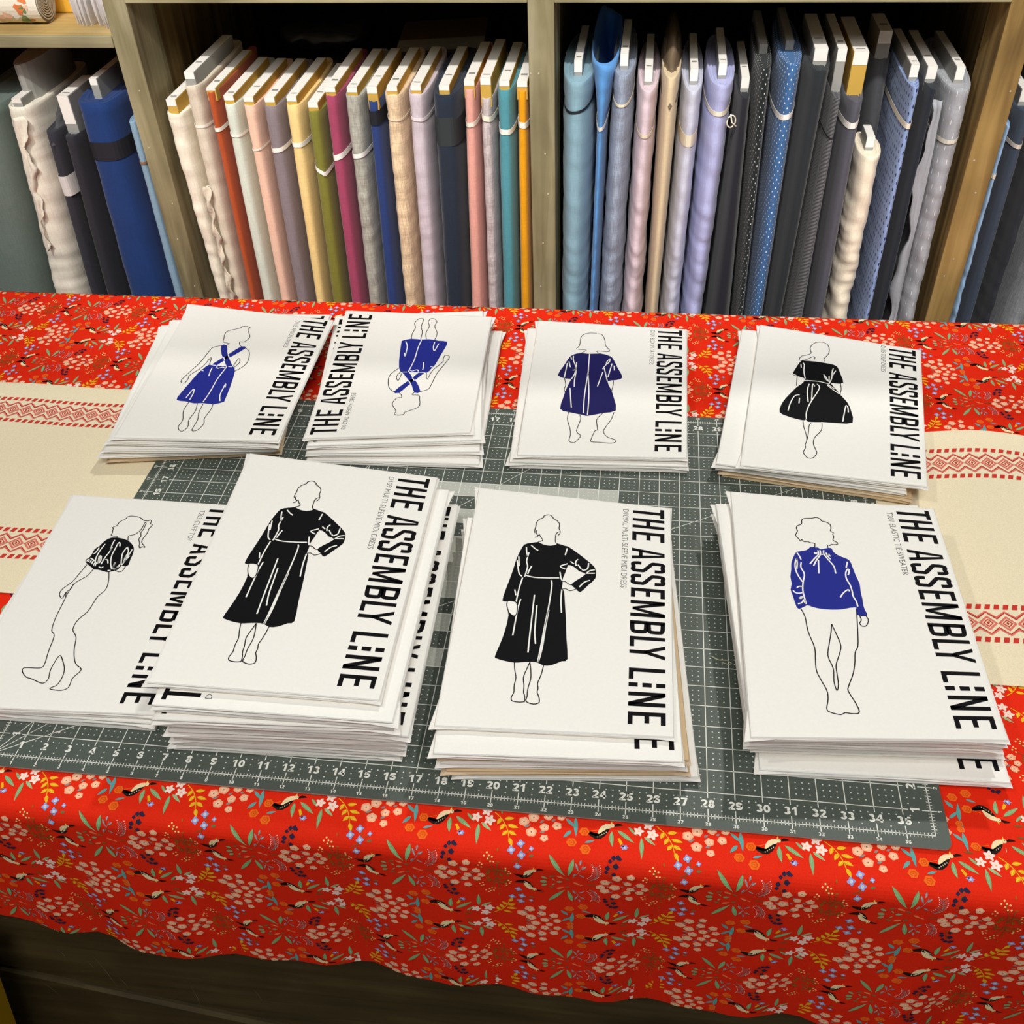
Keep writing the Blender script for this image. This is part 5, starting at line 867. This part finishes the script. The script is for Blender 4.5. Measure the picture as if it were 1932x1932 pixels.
# ------------------------------------------------------------------ things on top of the bolts and on the left shelf
def bundle(name, label, cx, cy, cz, lx, ly, lz, seed, tilt=0.0):
    rr = random.Random(seed); m = MB(); NA, NB = 40, 22; V = []
    for i in range(NA + 1):
        u = i/NA*2 - 1
        for j in range(NB):
            a = 2*PI*j/NB; e = (1 - abs(u)**5)**.4
            y = ly/2*math.copysign(abs(math.cos(a))**.7, math.cos(a))*e; z = lz/2*math.copysign(abs(math.sin(a))**.7, math.sin(a))*e
            k = .0014*(math.sin(u*9 + a*2 + seed) + math.sin(u*14 - a*1 + seed*2)*.7 + math.sin(u*6 + a*3)*.8)
            V.append((u*lx/2, y*(1) + k, z + k*1.2))
    F = [(i*NB+j, i*NB+(j+1) % NB, (i+1)*NB+(j+1) % NB, (i+1)*NB+j) for i in range(NA) for j in range(NB)]
    m.raw(V, F); o = m.build(name, BLACKPL, smooth=True, loc=(cx, cy, cz)); o.rotation_euler = (0, tilt, 0)
    tag(o, label, 'wrapped fabric', 'black plastic wrapped bundles'); return o
bundle('wrapped_bundle', 'black plastic wrapped fabric bundle standing behind the bolts, under another one', -.428, 1.03, -.021, .19, .13, .576, 2)
bundle('wrapped_bundle', 'black plastic wrapped fabric bundle lying on top of another one behind the bolts', -.414, 1.035, .288, .165, .12, .038, 5)
wb = empty('wrapped_bolt', (-.20, 1.03, .275))
tag(wb, 'plastic wrapped dark bolt with a long paper label standing behind the other bolts', 'wrapped fabric')
wb.rotation_euler = (0, -.03, .09)
m = MB(); V = []; NA, NB = 30, 18
for i in range(NA + 1):
    u = i/NA*2-1
    for j in range(NB):
        a = 2*PI*j/NB; e = (1 - abs(u)**8)**.5
        k = .0014*(math.sin(u*23 + a*3) + math.sin(u*11 - a*4))
        V.append((u*.085, .08*math.copysign(abs(math.cos(a))**.6, math.cos(a))*e + k, .013*math.copysign(abs(math.sin(a))**.6, math.sin(a))*e + k - (.555 if math.sin(a) < -.01 else 0)))
m.raw(V, [(i*NB+j, i*NB+(j+1) % NB, (i+1)*NB+(j+1) % NB, (i+1)*NB+j) for i in range(NA) for j in range(NB)])
m.build('plastic_wrap', BLACKPL, wb, smooth=True)
m = MB(); m.box((-.075, -.084, .006), (.075, .06, .0185)); m.build('core_board', plain('brown_card', '6d5330', .7), wb)
m = MB(); m.box((-.074, -.0846, .0188), (.074, -.05, .0194)); m.box((-.074, -.0850, .011), (.074, -.0843, .0194)); m.build('paper_label', GREYB, wb)

# left shelf: rolled floral cloth, yellow box, standing paper wallets
ZS = .3811
rl = empty('fabric_roll', (-.93, .767, ZS + .0006)); tag(rl, 'roll of pale floral quilted fabric lying on the top left shelf', 'fabric roll')
m = MB(); L0, L1 = -.22, .155; R_ = .030; NA, NB = 20, 28
V = []
for i in range(NA+1):
    x = L0 + (L1-L0)*i/NA
    for j in range(NB):
        a = 2*PI*j/NB; V.append((x, R_*.98*math.cos(a), R_*1.02 + R_*1.02*math.sin(a)))
m.raw(V, [(i*NB+j, i*NB+(j+1) % NB, (i+1)*NB+(j+1) % NB, (i+1)*NB+j) for i in range(NA) for j in range(NB)], lin('efe6d6'))
rf = random.Random(9)
for k in range(120):
    x = rf.uniform(L0+.01, L1-.012); a = rf.uniform(PI*.75, PI*1.6); c = rf.choice(['e2824e', 'f3c8b0', '6f8f58', 'f8f4ea', 'd9663e', 'f0d0a8', '8ba070', 'ffffff']); r = rf.uniform(.003, .008)
    P = []
    for q in range(9):
        t = 2*PI*q/9; rr_ = r*(1 + .3*math.cos(3*t+k)); aa = a + rr_*math.sin(t)/R_; P.append((x + rr_*math.cos(t), (R_*.98+.0004+k*.000002)*math.cos(aa), R_*1.02 + (R_*1.02+.0004+k*.000002)*math.sin(aa)))
    m.face(P, lin(c))
m.build('outer_cloth', CLOTH, rl)
m = MB()
P = [((R_-.002)*(1 - .93*k/150)*math.cos(k*.30), (R_-.002)*(1 - .93*k/150)*math.sin(k*.30)) for k in range(151)]
m.face([(L1-.002, R_*.97*math.cos(2*PI*j/32), R_*1.02 + R_*.99*math.sin(2*PI*j/32)) for j in range(32)], lin('8d8272'))
for q in ribbon(P, .0019): m.face([(L1 + .0012, y, R_*1.02 + z) for y, z in q], lin('d9d0c2'))
for i in range(len(P)-1):
    a, b = P[i], P[i+1]; m.face([(L1+.0012, a[0], R_*1.02+a[1]), (L1+.0012, b[0], R_*1.02+b[1]), (L1-.002, b[0], R_*1.02+b[1]), (L1-.002, a[0], R_*1.02+a[1])], lin('cfc6b8'))
m.build('rolled_end', CLOTH, rl)
yb = empty('storage_box', (-.82, .93, ZS)); tag(yb, 'yellow cardboard box standing behind the fabric roll on the top left shelf', 'box')
m = MB(); m.box((-.065, -.115, 0), (.088, .115, .13)); o = m.build('box_body', plain('yellow_card', 'e8b23c', .7), yb); bv = o.modifiers.new('edge', 'BEVEL'); bv.width = .002; bv.segments = 2
m = MB(); m.box((-.067, -.117, .105), (.09, .117, .134)); o = m.build('box_lid', plain('yellow_card_lid', 'dda632', .7), yb); bv = o.modifiers.new('edge', 'BEVEL'); bv.width = .002; bv.segments = 2
wr_ = [(-.7255, .0, .745), (-.719, .02, .74), (-.7125, .01, .735), (-.706, .03, .733), (-.699, .05, .735), (-.684, .0, .733), (-.678, .03, .735), (-.668, .035, .722), (-.6615, .02, .718), (-.6555, .0, .716)]
nm = ['leftmost', 'second', 'third', 'fourth', 'fifth', 'sixth', 'seventh', 'eighth', 'ninth', 'rightmost']
for k, (x, t, y) in enumerate(wr_):
    o = empty('paper_wallet', (x, y + .09, ZS)); tag(o, 'white paper wallet standing upright on the top left shelf, %s of ten from the left' % nm[k], 'paper wallet', 'white paper wallets on the top left shelf')
    m = MB(); h = .15; N = 8; V = []
    for j in range(N+1):
        z = h*j/N; th = .0018*math.sin(PI*min(1, (j+.6)/2.5)*.5) if j < 3 else .0018
        xo = t*z + .002*math.sin(z*20)
        for dx, dy in ((-th, .0), (0, -.004 if j > 0 else .004), (th, .0), (th, .16), (-th, .16)):
            V.append((xo + dx, dy - .085 + (.006*(1-j/2) if j < 2 and dy < .1 else 0), z))
    m.raw(V, [(j*5+q, j*5+(q+1) % 5, (j+1)*5+(q+1) % 5, (j+1)*5+q) for j in range(N) for q in range(5)] + [tuple(range(5)), tuple(N*5+q for q in range(5))], lin('efeaea'))
    m.build('wallet_body', PAPER, o)

# yellow tub beside the table
tb = empty('tub', (-.72, -.485, -.9)); tag(tb, 'yellow tapered tub in front of the dark table base at the lower left corner', 'tub')
m = MB(); zb_, zt_ = 0, .60
def tubx(z): return (-.590 - .24*(-.434 - (z - .9))) + .732
V = []
for z in (0, .60):
    xr = tubx(z); V += [(-.2 + (.60 - z)*.24, -.115, z), (xr, -.115, z), (xr, .115, z), (-.2 + (.60 - z)*.24, .115, z)]
m.raw(V, [(0, 3, 2, 1), (0, 1, 5, 4), (1, 2, 6, 5), (2, 3, 7, 6), (3, 0, 4, 7)]); o = m.build('tub_body', plain('yellow_plastic', 'd9b013', .45), tb)
sd = o.modifiers.new('wall', 'SOLIDIFY'); sd.thickness = .004
m = MB(); xr = tubx(.6); P = [(-.204, -.119, .60), (xr+.004, -.119, .60), (xr+.004, .119, .60), (-.204, .119, .60)]; m.tube(P, .006, 8, closed=True); m.build('tub_rim', plain('yellow_plastic_rim', 'c9a211', .45), tb)

# ------------------------------------------------------------------ lights
def area(name, loc, target, size, power, col):
    l = bpy.data.lights.new(name, 'AREA'); l.shape = 'DISK'; l.size = size; l.energy = power; l.color = col
    o = bpy.data.objects.new(name, l); COL.objects.link(o); o.location = loc
    d = Vector(target) - Vector(loc); o.rotation_euler = d.to_track_quat('-Z', 'Y').to_euler(); return o
WARM = (1.0, .965, .90)
area('track_lamp', (-.95, -.90, 2.25), (-.1, .2, 0), .09, 13, WARM)
area('track_lamp', (.75, -1.0, 2.35), (.2, .2, 0), .09, 7.5, WARM)
area('rear_lamp', (.85, 1.28, 2.25), (.1, -.1, 0), .10, 26, WARM)
area('front_fill', (.2, -1.75, 2.45), (.1, -.1, 0), 1.0, 40, (1, .97, .93))  # broad soft fill added to brighten front-facing sides, stands for no real fixture
def spot(name, loc, target, half, power, col):
    l = bpy.data.lights.new(name, 'SPOT'); l.spot_size = 2*math.radians(half); l.spot_blend = 1.0; l.energy = power; l.color = col; l.shadow_soft_size = .045
    o = bpy.data.objects.new(name, l); COL.objects.link(o); o.location = loc
    d = Vector(target) - Vector(loc); o.rotation_euler = d.to_track_quat('-Z', 'Y').to_euler(); return o
for sx in (-.86, -.43, 0, .43, .86):
    spot('shelf_spotlight', (sx*.9, -.95, 2.25), (sx*.9, .76, .15), 12.5, 122, (1, .975, .93))
w = bpy.data.worlds.new('room_light'); SC.world = w; w.use_nodes = True
w.node_tree.nodes['Background'].inputs[0].default_value = (1, .97, .93, 1); w.node_tree.nodes['Background'].inputs[1].default_value = .09

# ------------------------------------------------------------------ camera
cd = bpy.data.cameras.new('camera'); cam = bpy.data.objects.new('camera', cd); COL.objects.link(cam)
Rm = [[0.99220512, 0.11995765, -0.03375155], [0.05488253, -0.66381273, -0.74588241], [-0.11187901, 0.73821598, -0.66522196]]
Cp = [0.16322, -0.833024, 0.841648]
cam.matrix_world = Matrix(((Rm[0][0], -Rm[1][0], -Rm[2][0], Cp[0]), (Rm[0][1], -Rm[1][1], -Rm[2][1], Cp[1]), (Rm[0][2], -Rm[1][2], -Rm[2][2], Cp[2]), (0, 0, 0, 1)))
cd.sensor_width = 36; cd.lens = 1911.673 / 1932 * 36; cd.clip_start = .01; cd.clip_end = 50
SC.camera = cam
vs = SC.view_settings; vs.view_transform = 'Standard'; vs.look = 'None'; vs.gamma = 1; vs.use_curve_mapping = False; vs.exposure = 0.0
